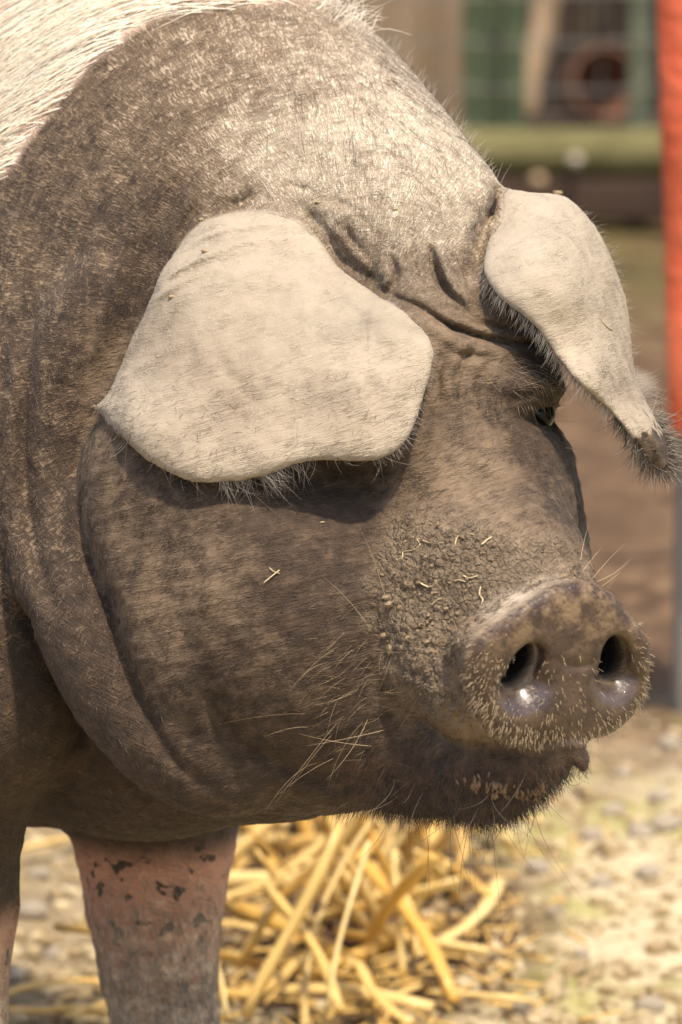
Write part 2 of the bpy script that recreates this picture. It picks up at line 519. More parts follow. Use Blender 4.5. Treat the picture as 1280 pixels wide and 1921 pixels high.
FARW = (-60, 340)
GROOVES = [  # pixels of the crease, depth, width, depth range, raised side
    ([(735, 478), (744, 520), (728, 556)], 22, 7, (-80, 260), 9),
    ([(806, 455), (816, 500), (838, 545), (885, 590)], 30, 7.5, (-80, 260), -13),
    ([(770, 565), (812, 592), (850, 616), (900, 632), (950, 641), (1010, 648)], 32, 7.5, (-80, 300), 13),
    ([(700, 540), (745, 560), (800, 580)], 13, 7, (-80, 260), 5),
    ([(860, 480), (880, 530), (910, 575)], 13, 6.5, (-80, 300), -6),
    ([(905, 640), (868, 680), (855, 730), (862, 800)], 14, 7, (-80, 260), 9),
    ([(940, 660), (905, 700), (892, 745), (900, 800), (915, 840)], 11, 6.5, (-80, 260), 6),
    ([(840, 640), (822, 700), (825, 760)], 9, 6.5, (-120, 200), 4),
    ([(944, 352), (925, 395), (905, 440), (893, 490), (900, 545)], 48, 17, (60, 400), 0),
    ([(545, 385), (598, 425), (640, 480), (690, 525), (730, 548)], 26, 18, (0, 260), 0),
    ([(480, 360), (455, 385), (400, 400)], 10, 14, (60, 320), 0),
    ([(345, 320), (305, 420), (262, 530), (218, 650), (185, 750)], 24, 26, (0, 420), 8),
    ([(500, 335), (480, 362), (440, 385), (395, 402)], 7, 12, (40, 360), 3),
    ([(420, 330), (370, 390), (318, 470), (280, 560)], 6, 12, (0, 420), 4),
    ([(250, 460), (215, 560), (185, 660), (170, 740)], 5, 12, (0, 420), 3),
    ([(70, 560), (52, 700), (46, 830), (52, 950), (80, 1080), (125, 1190)], 28, 17, (0, 460), 10),
    ([(172, 770), (150, 850), (150, 950), (172, 1050), (205, 1140), (224, 1215), (245, 1280), (290, 1370), (330, 1430), (420, 1495)], 24, 14, (-160, 340), -10),
    ([(385, 1250), (398, 1320), (440, 1385), (520, 1430), (620, 1462), (720, 1490)], 20, 20, (-260, 100), 10),
    ([(430, 1330), (480, 1390), (560, 1420)], 6, 13, (-260, 60), 3),
    ([(380, 1010), (392, 1080), (384, 1160)], -10, 20, (-260, 60), 0),
    ([(760, 1210), (752, 1270), (778, 1335), (830, 1380), (900, 1405), (985, 1418)], 12, 12, (-420, -60), 0),
    ([(700, 1120), (712, 1200), (740, 1260)], 8, 22, (-330, -60), 0),
    ([(1045, 1243), (1085, 1250), (1125, 1240)], 7, 8, (-480, -300), 0),
    ([(860, 1480), (930, 1500), (1010, 1478)], 5, 10, (-420, -120), 0),
    ([(20, 1140), (75, 1170), (120, 1225), (142, 1300), (140, 1380), (112, 1430)], 22, 18, (60, 500), 0),
    ([(300, 1000), (310, 1100), (345, 1200), (400, 1290)], 8, 26, (-260, 60), 5),
    ([(640, 400), (662, 450), (700, 500)], 8, 7, (0, 300), 4),
    ([(780, 440), (776, 490), (790, 540)], 13, 6.5, (-60, 260), 6),
    ([(880, 600), (930, 612), (985, 622)], 12, 6.5, (-80, 300), 6),
    ([(955, 690), (925, 735), (930, 790), (955, 840)], 13, 7, (-80, 300), 7),
    ([(220, 420), (185, 540), (160, 660)], 9, 14, (0, 420), 5),
    ([(610, 408), (645, 432), (672, 470)], 5, 6, (0, 300), 3), ([(640, 385), (680, 412), (712, 455)], 5, 6, (0, 300), 3), ([(585, 372), (630, 378), (668, 392)], 7, 6, (0, 300), 3),
    ([(690, 470), (700, 505), (690, 535)], 9, 6, (-40, 260), 4), ([(760, 470), (762, 510), (752, 545)], 8, 6, (-60, 260), 4), ([(840, 450), (850, 490), (872, 530)], 9, 6, (-60, 260), 4),
    ([(880, 420), (888, 460), (896, 500)], 9, 7, (0, 300), 4), ([(820, 570), (860, 585), (905, 600)], 8, 6, (-80, 260), 4), ([(835, 660), (880, 668), (930, 670)], 8, 6, (-80, 260), 4),
    ([(885, 680), (872, 730), (880, 790), (895, 830)], 9, 6, (-80, 260), 5), ([(960, 712), (945, 745), (948, 785)], 9, 6, (-80, 300), 4), ([(970, 850), (1000, 862), (1035, 858)], 7, 6, (-80, 300), 4),
    ([(520, 345), (560, 352), (600, 368)], 7, 6, (40, 320), 3), ([(380, 360), (345, 430), (310, 500)], 8, 8, (0, 420), 4),
]
GROOVE_MAPS = [(groove_map(pl, dp, wd, sd), wr) for pl, dp, wd, wr, sd in GROOVES]

LID_MAPS = [groove_map([(962, 770), (985, 758), (1010, 754), (1040, 760), (1058, 772)], -17, 9), groove_map([(970, 786), (990, 799), (1015, 803), (1045, 795)], -10, 9),
            groove_map([(955, 752), (985, 736), (1015, 731), (1045, 738)], 7, 6), groove_map([(970, 820), (1000, 832), (1035, 826)], 5, 6)]

def details(f, p):
    """creases, folds, eye socket, hollows: carved where the photograph shows them"""
    U, V = to_pix(p)
    W = p[:, 2]
    near = np.abs(f) < 70
    if not near.any():
        return f
    f = f.copy()
    g, u, v, w = f[near], U[near], V[near], W[near]
    g = g.copy()
    for gm, wr in GROOVE_MAPS:
        m = gm.inside(u, v) & (w > wr[0]) & (w < wr[1])
        g[m] += gm(u[m], v[m])
    # eye: socket, brow, lids
    g = bump(g, u, v, w, (1018, 784), (50, 38), -44, *FARW)
    g = bump(g, u, v, w, (1000, 726), (58, 24), 24, *FARW)
    g = bump(g, u, v, w, (975, 690), (60, 30), 12, *FARW)
    g = bump(g, u, v, w, (995, 822), (50, 20), 8, *FARW)
    g = bump(g, u, v, w, (930, 800), (28, 60), 6, *FARW)
    for gm in LID_MAPS:
        m = gm.inside(u, v) & (w > FARW[0]) & (w < FARW[1])
        g[m] += gm(u[m], v[m])
    # hollow under the near ear, temple, bridge of the snout
    g = bump(g, u, v, w, (620, 915), (120, 60), -42, -330, 160)
    g = bump(g, u, v, w, (690, 1010), (80, 70), -14, -330, 60)
    g = bump(g, u, v, w, (890, 930), (90, 70), -10, -330, 60)
    g = bump(g, u, v, w, (650, 470), (60, 60), -12, 0, 300)
    g = bump(g, u, v, w, (775, 520), (34, 60), 8, -60, 260)
    f[near] = g
    return f

def pig_field(p):
    f = body_core(p)
    f = details(f, p)
    f = smin(f, ear_field(p, NEAR_MAPS, 8.5, (-360, 330)), 22)
    f = smin(f, ear_field(p, FAR_MAPS, 8.5, (-210, 480)), 22)
    return f

# ------------------------------------------------------------------ surface nets on a sparse grid
def axis(lo, f0, f1, hi, h, blk, grow=1.35, top=60.0):
    """grid coordinates: step h between f0 and f1, growing outside; a whole number of blocks"""
    def out(start, end, sgn):
        r, st, x = [], h, start
        while (end - x) * sgn > 0:
            st = min(st * grow, top)
            for _ in range(blk):
                x += sgn * st
                r.append(x)
        return r
    n = int(math.ceil((f1 - f0) / (h * blk))) * blk
    left = out(f0, lo, -1)[::-1]
    mid = [f0 + h * i for i in range(n + 1)]
    return np.array(left + mid + out(mid[-1], hi, 1))

def surface(field, axes, blk=4):
    nb = np.array([(len(a) - 1) // blk for a in axes])
    n = nb * blk + 1
    cen = [0.5 * (a[:-1:blk] + a[blk::blk]) for a in axes]
    hal = [0.5 * (a[blk::blk] - a[:-1:blk]) for a in axes]
    g = np.stack(np.meshgrid(*cen, indexing='ij'), -1).reshape(-1, 3)
    diag = np.sqrt((np.stack(np.meshgrid(*hal, indexing='ij'), -1) ** 2).sum(-1))
    fc = np.concatenate([field(q) for q in np.array_split(g, max(1, len(g) // 200000))]).reshape(nb)
    vol = np.repeat(np.repeat(np.repeat(np.sign(fc).astype(np.float32) * 50, blk, 0), blk, 1), blk, 2)
    vol = np.pad(vol, ((0, 1),) * 3, mode='edge')
    act = np.argwhere(np.abs(fc) < diag * 1.25 + 10)
    o = np.stack(np.meshgrid(*[np.arange(blk + 1)] * 3, indexing='ij'), -1).reshape(-1, 3)
    CH = 1600
    for s in range(0, len(act), CH):
        idx = (act[s:s + CH][:, None, :] * blk + o[None]).reshape(-1, 3)
        q = np.stack([axes[i][idx[:, i]] for i in range(3)], 1)
        vol[idx[:, 0], idx[:, 1], idx[:, 2]] = field(q).astype(np.float32)
    ins = vol < 0
    c = [ins[i:n[0] - 1 + i, j:n[1] - 1 + j, k:n[2] - 1 + k] for i in (0, 1) for j in (0, 1) for k in (0, 1)]
    cnt = np.zeros(c[0].shape, np.int8)
    for q in c:
        cnt += q
    cells = np.argwhere((cnt > 0) & (cnt < 8))
    ids = np.full(cnt.shape, -1, np.int32)
    ids[cells[:, 0], cells[:, 1], cells[:, 2]] = np.arange(len(cells))
    acc = np.zeros((len(cells), 3))
    num = np.zeros(len(cells))
    cor = [(i, j, k) for i in (0, 1) for j in (0, 1) for k in (0, 1)]
    for a in range(8):
        for b in range(a + 1, 8):
            A, B = np.array(cor[a]), np.array(cor[b])
            if np.abs(A - B).sum() != 1:
                continue
            fa = vol[tuple((cells + A).T)]
            fb = vol[tuple((cells + B).T)]
            m = (fa < 0) != (fb < 0)
            t = np.where(m, fa / np.where(m, fa - fb, 1), 0)
            acc += np.where(m[:, None], A + t[:, None] * (B - A), 0)
            num += m
    gi = cells + acc / num[:, None]
    verts = np.stack([np.interp(gi[:, i], np.arange(n[i]), axes[i]) for i in range(3)], 1)
    faces = []
    for ax in range(3):
        sl0 = [slice(0, n[i]) for i in range(3)]
        sl1 = [slice(0, n[i]) for i in range(3)]
        sl0[ax], sl1[ax] = slice(0, n[ax] - 1), slice(1, n[ax])
        s0, s1 = ins[tuple(sl0)], ins[tuple(sl1)]
        e = np.argwhere(s0 != s1)
        b_, c_ = (ax + 1) % 3, (ax + 2) % 3
        ok = (e[:, b_] > 0) & (e[:, c_] > 0) & (e[:, b_] < n[b_] - 1) & (e[:, c_] < n[c_] - 1)
        e = e[ok]
        fl = s0[tuple(e.T)]
        q = []
        for db, dc in ((-1, -1), (0, -1), (0, 0), (-1, 0)):
            z = e.copy()
            z[:, b_] += db
            z[:, c_] += dc
            q.append(ids[tuple(z.T)])
        q = np.stack(q, 1)
        q[~fl] = q[~fl][:, ::-1]
        faces.append(q)
    faces = np.vstack(faces)
    faces = faces[(faces >= 0).all(1)]
    return verts, faces

def vnormals(v, f):
    a, b, c, d = (v[f[:, i]] for i in range(4))
    fn = np.cross(c - a, d - b)
    n = np.zeros_like(v)
    for i in range(4):
        for k in range(3):
            n[:, k] += np.bincount(f[:, i], fn[:, k], len(v))
    return n / np.maximum(np.linalg.norm(n, axis=1, keepdims=True), 1e-9)

def mesh_obj(name, v, f, parent=None, smooth=True):
    me = bpy.data.meshes.new(name)
    v = np.asarray(v, np.float32)
    f = np.asarray(f, np.int32)
    me.vertices.add(len(v))
    me.vertices.foreach_set('co', v.ravel())
    me.loops.add(f.size)
    me.loops.foreach_set('vertex_index', f.ravel())
    me.polygons.add(len(f))
    me.polygons.foreach_set('loop_start', np.arange(0, f.size, f.shape[1], dtype=np.int32))
    me.polygons.foreach_set('use_smooth', np.full(len(f), smooth))
    me.update(calc_edges=True)
    me.validate()
    o = bpy.data.objects.new(name, me)
    COL.objects.link(o)
    if parent:
        o.parent = parent
    return o
# ------------------------------------------------------------------ material helpers
class NT:
    def __init__(self, name, rough=0.7, spec=0.3):
        self.m = bpy.data.materials.new(name)
        self.m.use_nodes = True
        self.t = self.m.node_tree
        self.b = self.t.nodes['Principled BSDF']
        self.b.inputs['Roughness'].default_value = rough
        self.b.inputs['Specular IOR Level'].default_value = spec
    def n(self, typ, **kw):
        nd = self.t.nodes.new('ShaderNode' + typ)
        for k, v in kw.items():
            setattr(nd, k, v)
        return nd
    def link(self, a, b):
        self.t.links.new(a, b)
    def set(self, sock, v):
        if hasattr(v, 'is_output') or isinstance(v, bpy.types.NodeSocket):
            self.link(v, sock)
        elif isinstance(v, (tuple, list)) and len(v) == 3 and sock.type == 'RGBA':
            sock.default_value = (*v, 1)
        else:
            sock.default_value = v
    def math(self, op, a, b=0.0, clamp=False):
        nd = self.n('Math', operation=op, use_clamp=clamp)
        self.set(nd.inputs[0], a)
        self.set(nd.inputs[1], b)
        return nd.outputs[0]
    def mix(self, f, a, b, mode='MIX'):
        nd = self.n('Mix', data_type='RGBA', blend_type=mode)
        self.set(nd.inputs[0], f)
        self.set(nd.inputs[6], a)
        self.set(nd.inputs[7], b)
        return nd.outputs[2]
    def ramp(self, f, a, b):
        nd = self.n('MapRange')
        self.set(nd.inputs[0], f)
        nd.inputs[1].default_value, nd.inputs[2].default_value = a, b
        return nd.outputs[0]
    def noise(self, vec, scale, detail=4.0, rough=0.55, dist=0.0):
        nd = self.n('TexNoise')
        if vec is not None:
            self.link(vec, nd.inputs['Vector'])
        nd.inputs['Scale'].default_value = scale
        nd.inputs['Detail'].default_value = detail
        nd.inputs['Roughness'].default_value = rough
        nd.inputs['Distortion'].default_value = dist
        return nd.outputs[0]
    def voro(self, vec, scale, feature='DISTANCE_TO_EDGE', rnd=1.0):
        nd = self.n('TexVoronoi', feature=feature)
        if vec is not None:
            self.link(vec, nd.inputs['Vector'])
        nd.inputs['Scale'].default_value = scale
        nd.inputs['Randomness'].default_value = rnd
        return nd.outputs['Distance']
    def attr(self, name, out='Vector'):
        nd = self.n('Attribute', attribute_name=name)
        return nd.outputs[out]
    def sep(self, v):
        nd = self.n('SeparateXYZ')
        self.link(v, nd.inputs[0])
        return nd.outputs
    def comb(self, x, y, z=0.0):
        nd = self.n('CombineXYZ')
        for s, v in zip(nd.inputs, (x, y, z)):
            self.set(s, v)
        return nd.outputs[0]
    def scale(self, v, s):
        nd = self.n('VectorMath', operation='MULTIPLY')
        self.link(v, nd.inputs[0])
        nd.inputs[1].default_value = s if isinstance(s, tuple) else (s, s, s)
        return nd.outputs[0]
    def obj(self):
        return self.n('TexCoord').outputs['Object']
    def bump(self, h, strength, dist, prev=None):
        nd = self.n('Bump')
        nd.inputs['Strength'].default_value = strength
        nd.inputs['Distance'].default_value = dist
        self.link(h, nd.inputs['Height'])
        if prev is not None:
            self.link(prev, nd.inputs['Normal'])
        return nd.outputs[0]
    def done(self, col, normal=None, rough=None):
        self.set(self.b.inputs['Base Color'], col)
        if normal is not None:
            self.link(normal, self.b.inputs['Normal'])
        if rough is not None:
            self.set(self.b.inputs['Roughness'], rough)
        return self.m

def tag(o, label=None, cat=None, group=None, kind=None):
    for k, v in (('label', label), ('category', cat), ('group', group), ('kind', kind)):
        if v:
            o[k] = v
    return o

# ------------------------------------------------------------------ small builders
def bm_obj(name, bm, mat, parent=None, loc=(0, 0, 0), smooth=True):
    me = bpy.data.meshes.new(name)
    bm.to_mesh(me)
    bm.free()
    if smooth:
        me.polygons.foreach_set('use_smooth', np.full(len(me.polygons), True))
    me.materials.append(mat)
    o = bpy.data.objects.new(name, me)
    COL.objects.link(o)
    o.location = loc
    if parent:
        o.parent = parent
    return o

def box(bm, c, s, bev=0.0, seg=2):
    r = bmesh.ops.create_cube(bm, size=1.0)
    for v in r['verts']:
        v.co = Vector((v.co.x * s[0] + c[0], v.co.y * s[1] + c[1], v.co.z * s[2] + c[2]))
    if bev:
        es = {e for v in r['verts'] for e in v.link_edges}
        bmesh.ops.bevel(bm, geom=list(es), offset=bev, segments=seg, affect='EDGES', profile=0.6)

def tube(bm, pts, rads, seg=8, flat=1.0, cap=True):
    pts = [Vector(p) for p in pts]
    up = Vector((0, 0, 1))
    rings = []
    for i, p in enumerate(pts):
        d = (pts[min(i + 1, len(pts) - 1)] - pts[max(i - 1, 0)]).normalized()
        a = d.cross(up)
        if a.length < 1e-3:
            a = d.cross(Vector((1, 0, 0)))
        a.normalize()
        b = a.cross(d).normalized()
        rings.append([bm.verts.new(p + (a * math.cos(t) + b * math.sin(t) * flat) * rads[i]) for t in [2 * math.pi * k / seg for k in range(seg)]])
    for r0_, r1_ in zip(rings[:-1], rings[1:]):
        for k in range(seg):
            bm.faces.new((r0_[k], r0_[(k + 1) % seg], r1_[(k + 1) % seg], r1_[k]))
    if cap:
        bm.faces.new(rings[0][::-1])
        bm.faces.new(rings[-1])

def lump(bm, r, squash=(1, 1, 1), rough=0.25, sub=2, seed=0, loc=(0, 0, 0)):
    v0 = len(bm.verts)
    res = bmesh.ops.create_icosphere(bm, subdivisions=sub, radius=1.0)
    co = np.array([v.co for v in res['verts']])
    k = 1 + rough * fbm(co + seed * 7.3, 0.9, 2, seed)
    for v, c, s in zip(res['verts'], co, k):
        v.co = Vector((c[0] * s * r * squash[0] + loc[0], c[1] * s * r * squash[1] + loc[1], c[2] * s * r * squash[2] + loc[2]))

def simple(name, a, b, scale, rough=0.8, bump=0.0, detail=5, spec=.3, stretch=None):
    m = NT(name, rough, spec)
    v = m.obj()
    if stretch:
        v = m.scale(v, stretch)
    n = m.noise(v, scale, detail, .6)
    nr = m.bump(n, .7, bump) if bump else None
    return m.done(m.mix(m.ramp(n, .3, .7), a, b), nr)

# ------------------------------------------------------------------ pig surface
HSTEP = 5.0
AX = [axis(-4600, -70, 1290, 1340, HSTEP, 4), axis(-700, -60, 1600, 2700, HSTEP, 4), axis(-640, -560, 560, 5200, HSTEP, 4)]
pv, pf = surface(pig_field, AX)
PN = vnormals(pv, pf)
if PN[pv[:, 2] < -200, 2].mean() > 0:      # normals point outwards
    pf, PN = pf[:, ::-1], -PN
PU, PV = to_pix(pv)
PW = pv[:, 2]
print('surface', len(pv), round(time.time() - T0, 1))

# which vertices belong to an ear
def chunked(fn, p):
    return np.concatenate([fn(q) for q in np.array_split(p, max(1, len(p) // 200000))])
e1 = chunked(lambda q: ear_field(q, NEAR_MAPS, 8.5, (-360, 330)), pv)
e2 = chunked(lambda q: ear_field(q, FAR_MAPS, 8.5, (-210, 480)), pv)
core = chunked(body_core, pv)
EAR1 = smoothstep(6, -3, e1 - 0.0) * smoothstep(-8, 12, core - 0)
EAR2 = smoothstep(6, -3, e2 - 0.0) * smoothstep(-8, 12, core - 0)
EAR = np.maximum(EAR1, EAR2)
FRONT = PW < 560

# zones
na, nb_, nn = nose_ab(pv)
DISC = np.zeros(len(pv))
_m = (np.abs(na) < 330) & (np.abs(nb_) < 330) & (nn > -60) & (nn < 60)
DISC[_m] = smoothstep(4, -10, NOSE_MAP(na[_m], nb_[_m])) * smoothstep(-34, -16, nn[_m])

dust_shade_map = tps([(700, 200, 1.08), (850, 300, 1.1), (620, 60, .85), (500, 120, .80), (350, 150, .7), (480, 300, .98), (200, 250, .50), (60, 300, .46), (150, 500, .40), (250, 560, .28), (380, 330, .62), (280, 480, .32), (300, 400, .42), (40, 600, .38),  # dust cover, plus painted shade in the neck valley and light on its hump
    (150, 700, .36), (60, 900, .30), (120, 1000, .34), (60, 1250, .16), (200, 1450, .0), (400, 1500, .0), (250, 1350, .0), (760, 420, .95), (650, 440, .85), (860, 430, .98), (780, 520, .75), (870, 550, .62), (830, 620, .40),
    (880, 700, .26), (950, 660, .22), (830, 780, .18), (860, 900, .40), (760, 930, .26), (950, 850, .18), (1000, 780, -.4), (1000, 730, -.25), (960, 780, .0), (1060, 900, -.2), (1000, 1000, .34), (650, 930, .0), (560, 940, -.2), (450, 950, .0),  # low values paint the ears' shadows at the far eye, face and cheek
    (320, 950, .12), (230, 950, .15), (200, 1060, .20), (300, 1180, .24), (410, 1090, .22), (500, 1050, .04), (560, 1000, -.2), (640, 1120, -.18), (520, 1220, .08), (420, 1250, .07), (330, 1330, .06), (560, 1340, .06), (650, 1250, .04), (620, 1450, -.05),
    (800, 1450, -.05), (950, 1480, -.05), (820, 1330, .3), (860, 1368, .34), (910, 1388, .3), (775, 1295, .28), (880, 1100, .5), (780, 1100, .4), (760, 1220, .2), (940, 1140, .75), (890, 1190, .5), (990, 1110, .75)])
DUST_SHADE = np.zeros(len(pv))
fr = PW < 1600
DUST_SHADE[fr] = np.clip(chunked(lambda q: dust_shade_map(q[:, 0], q[:, 1]), np.c_[np.clip(PU[fr], -40, 1240), np.clip(PV[fr], -40, 1540)]), 0, 1.15)
DUST_SHADE = np.where(fr, DUST_SHADE, 0.3)
DUST_SHADE = DUST_SHADE * (1 - EAR) + EAR * 0.93
DUST_SHADE = np.where((EAR > .5) & (np.hypot(PU - 1243, PV - 868) < 60 + 26 * vnoise(pv, 14, 5)), .1, DUST_SHADE)
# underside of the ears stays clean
DUST_SHADE = np.where((EAR > .5) & (PN[:, 2] > 0.15), 0.2, DUST_SHADE)
MUD = np.zeros(len(pv))
mud_poly = closed_spline([(740, 1010), (820, 985), (900, 990), (980, 1010), (1060, 1050), (1095, 1082), (1020, 1088), (930, 1118), (878, 1165), (850, 1230), (835, 1320), (790, 1300), (740, 1240), (715, 1170), (705, 1110), (725, 1060)], 4)
_m = (PU > 640) & (PU < 1160) & (PV > 930) & (PV < 1400) & (PW < -60)
_d = poly_dist(PU[_m], PV[_m], mud_poly)
MUD[_m] = smoothstep(44, -30, _d + 34 * vnoise(pv[_m], 34, 3) + 14 * vnoise(pv[_m], 13, 4)) * (1 - DISC[_m])
sad_line = [(700, -14), (640, -2), (330, 4), (255, 55), (190, 105), (130, 165), (75, 235), (30, 300), (-60, 380)]
SAD = np.zeros(len(pv))
sad_line += [(-180, 620), (-330, 980), (-480, 1400), (-600, 2200)]
yline = np.interp(PU, [q[0] for q in sad_line[::-1]], [q[1] for q in sad_line[::-1]], left=2200, right=-20)
SAD = smoothstep(18, -18, PV - yline + 8 * vnoise(pv, 25, 9)) * (1 - EAR)
alongb = (to_world(pv) - _s0) @ BACK + .03 * vnoise(pv, 300, 8) + .012 * vnoise(pv, 60, 10)
SAD = np.maximum(SAD, smoothstep(.02, .06, alongb))
SAD = SAD * smoothstep(.62, .58, alongb)
pz = to_world(pv)[:, 2]
LEG = smoothstep(0.345, 0.315, pz) * (PW > 250) * (PV > 1500)
print('zones', round(time.time() - T0, 1))

# flow coordinates: x across the fine creases and hair, y along them
r_ = np.hypot((PU - 690) * 0.85, PV - 600)
th = np.arctan2((PU - 690) * 0.85, -(PV - 600))
flow = np.stack([r_, th * 480, PW], 1)
fx = PU * 0.25 + PV * 0.97
fy = PU * 0.97 - PV * 0.25
flow2 = np.stack([fx, fy, PW], 1)
flow2 = np.where((EAR > .5)[:, None], np.stack([PV * 0.95 + PU * 0.3, PU * 0.95 - PV * 0.3, PW], 1), flow2)
# 1 on the face and jowl, 0 on neck and forehead
FM = smoothstep(560, 760, PV + .1 * PU) * smoothstep(-20, 20, PU - (150 + np.where(PV > 1000, 0.38 * (PV - 1000), 0))) * (PW < 330)
FM = np.maximum(FM, EAR)

# growth direction of the coat, in px space, from a few strokes read off the photograph: u, v, du, dv
strokes = np.array([(40, 400, -.25, 1), (200, 300, -.5, .8), (400, 200, -.6, .8), (600, 150, -.15, 1), (800, 280, .1, 1), (300, 500, -.35, 1), (80, 800, -.05, 1), (60, 1100, .1, 1), (200, 1400, .5, .8),
    (760, 420, .0, 1), (840, 500, .1, 1), (850, 620, -.2, 1), (880, 760, -.35, 1), (980, 700, .6, -.5), (1050, 850, .2, 1), (860, 900, -.8, .45), (960, 960, -.5, .8), (700, 980, -1, .1), (560, 1000, -1, .15),
    (400, 1000, -.8, .6), (250, 1000, -.5, 1), (220, 1150, -.3, 1), (400, 1200, -.7, .7), (560, 1200, -1, .15), (650, 1300, -.9, .3), (560, 1400, -.9, .3), (760, 1420, -.5, .9), (900, 1480, -.1, 1), (1000, 1480, .3, 1),
    (800, 1150, -.8, .4), (900, 1080, -.7, .5), (450, 1480, -.8, .4), (1000, 1420, .2, 1)])
def flow_dir(u, v):
    u, v = np.asarray(u, float), np.asarray(v, float)
    w = 1.0 / (((u[:, None] - strokes[:, 0]) ** 2 + (v[:, None] - strokes[:, 1]) ** 2) + 900.0) ** 1.6
    d = w @ strokes[:, 2:]
    return d / np.maximum(np.linalg.norm(d, axis=1, keepdims=True), 1e-6)

# relief finer than the field: lumps, skin folds, crust of dried mud
disp = 2.2 * fbm(pv, 70, 3, 11) + 0.9 * vnoise(pv, 16, 15)
ani = np.array([1 / 11, 1 / 60, 1 / 60])
ani = vnoise(flow * ani, 1.0, 21) * (1 - FM) + vnoise(flow2 * ani, 1.0, 22) * FM
disp = np.where(FRONT, disp + 1.5 * ani * (1 - .6 * EAR) * (1 - DISC), disp * 1.5)
def cells(p, scale, seed):
    """distance to the nearest and second nearest jittered cell point"""
    q = p / scale
    b = np.floor(q).astype(np.int64)
    d1 = np.full(len(p), 9.0)
    d2 = np.full(len(p), 9.0)
    hh = np.zeros(len(p))
    for i in (-1, 0, 1):
        for j in (-1, 0, 1):
            for k in (-1, 0, 1):
                c = b + np.array([i, j, k])
                o = np.stack([hash3(c[:, 0], c[:, 1], c[:, 2], seed + s) for s in range(3)], 1)
                d = np.linalg.norm(c + o - q, axis=1)
                m1 = d < d1
                d2 = np.where(m1, d1, np.minimum(d2, d))
                hh = np.where(m1, hash3(c[:, 0], c[:, 1], c[:, 2], seed + 7), hh)
                d1 = np.where(m1, d, d1)
    return d1, d2, hh
mm = MUD > 0.02
if mm.any():
    q = pv[mm] + 6 * np.stack([vnoise(pv[mm], 20, s) for s in (31, 32, 33)], 1)
    d1, d2, hh = cells(q, 26.0, 41)
    crust = smoothstep(0.02, 0.28, d2 - d1) * (3.0 + 5.0 * hh)
    cover = smoothstep(-.25, .3, vnoise(pv[mm], 60, 44) + .1)
    disp[mm] += MUD[mm] * crust * (0.35 + 0.65 * cover)
# wrinkles where the snout meets the rim of the disc
disp = disp * (1 - .75 * DISC)
pv2 = pv + PN * disp[:, None]
PN2 = vnormals(pv2, pf)

EART = np.clip(.62 * np.exp(-((PU - 440) / 130) ** 2 - ((PV - 730) / 110) ** 2) + .45 * np.exp(-((PU - 650) / 90) ** 2 - ((PV - 760) / 60) ** 2) + .55 * np.exp(-((PU - 290) / 70) ** 2 - ((PV - 640) / 90) ** 2)
    + .5 * np.exp(-((PU - 1180) / 60) ** 2 - ((PV - 720) / 120) ** 2) + .35 * np.exp(-((PU - 330) / 90) ** 2 - ((PV - 830) / 50) ** 2) + .2 * fbm(pv, 90, 3, 71), 0, 1)
# the pig's origin sits between its feet
base = to_world(P(200, 1900, 700))[0]
base[2] = 0.0
pig = mesh_obj('pig', to_world(pv2) - base, pf)
pig.location = base
tag(pig, 'large lop-eared dusty dark pig with a pale saddle and a muddy snout', 'pig')
def add_attr(o, name, typ, data):
    a = o.data.attributes.new(name, typ, 'POINT')
    key = 'color' if 'COLOR' in typ else ('vector' if 'VECTOR' in typ else 'value')
    a.data.foreach_set(key, np.ascontiguousarray(data, np.float32).ravel())
add_attr(pig, 'tone', 'FLOAT_COLOR', np.stack([DUST_SHADE, MUD, DISC, SAD], 1))
add_attr(pig, 'part', 'FLOAT_COLOR', np.stack([EAR, LEG, smoothstep(1380, 1450, PV) * (PU > 640) * (PW < 100), EART], 1))
add_attr(pig, 'flow', 'FLOAT_VECTOR', flow)
add_attr(pig, 'flow2', 'FLOAT_VECTOR', flow2)
add_attr(pig, 'facem', 'FLOAT', FM)
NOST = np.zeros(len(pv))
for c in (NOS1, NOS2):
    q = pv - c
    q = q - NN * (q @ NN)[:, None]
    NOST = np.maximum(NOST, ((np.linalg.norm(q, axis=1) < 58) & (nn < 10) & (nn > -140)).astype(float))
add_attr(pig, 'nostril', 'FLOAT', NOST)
add_attr(pig, 'pxs', 'FLOAT_VECTOR', pv)

M = NT('pig_skin', 0.72, 0.35)
tone = M.n('Attribute', attribute_name='tone')
dust, mud, disc = M.sep(tone.outputs['Color'])[:3]
sad = tone.outputs['Alpha']
ear_m, leg_m, chin_m = M.sep(M.attr('part', 'Color'))[:3]
fl = M.attr('flow')
px = M.attr('pxs')
fl2 = M.attr('flow2')
fm = M.attr('facem', 'Fac')
def fnoise(sc, *args):
    return M.mix(fm, M.noise(M.scale(fl, sc), 1.0, *args), M.noise(M.scale(fl2, sc), 1.0, *args))
def line_noise(n, wd):
    """thin creases where the noise crosses its mean: 0 in the crease, 1 beside it"""
    return M.ramp(M.math('ABSOLUTE', M.math('SUBTRACT', n, .5)), 0.0, wd)
fine = fnoise((1 / 5.0, 1 / 34.0, 1 / 34.0), 3, .6, .5)
streak = fnoise((1 / 13.0, 1 / 90.0, 1 / 90.0), 3, .6, .4)
neckm = M.math('SUBTRACT', 1.0, fm)
modA = M.ramp(M.noise(px, 1 / 55.0, 3, .6), .36, .62)
modB = M.ramp(M.noise(px, 1 / 48.0, 3, .6, .5), .42, .66)
crease = line_noise(fnoise((1 / 6.5, 1 / 40.0, 1 / 40.0), 2, .5, 1.6), .15)
crease = M.math('SUBTRACT', 1.0, M.math('MULTIPLY', M.math('SUBTRACT', 1.0, crease), M.math('ADD', M.math('MULTIPLY', modA, .75), .25)))
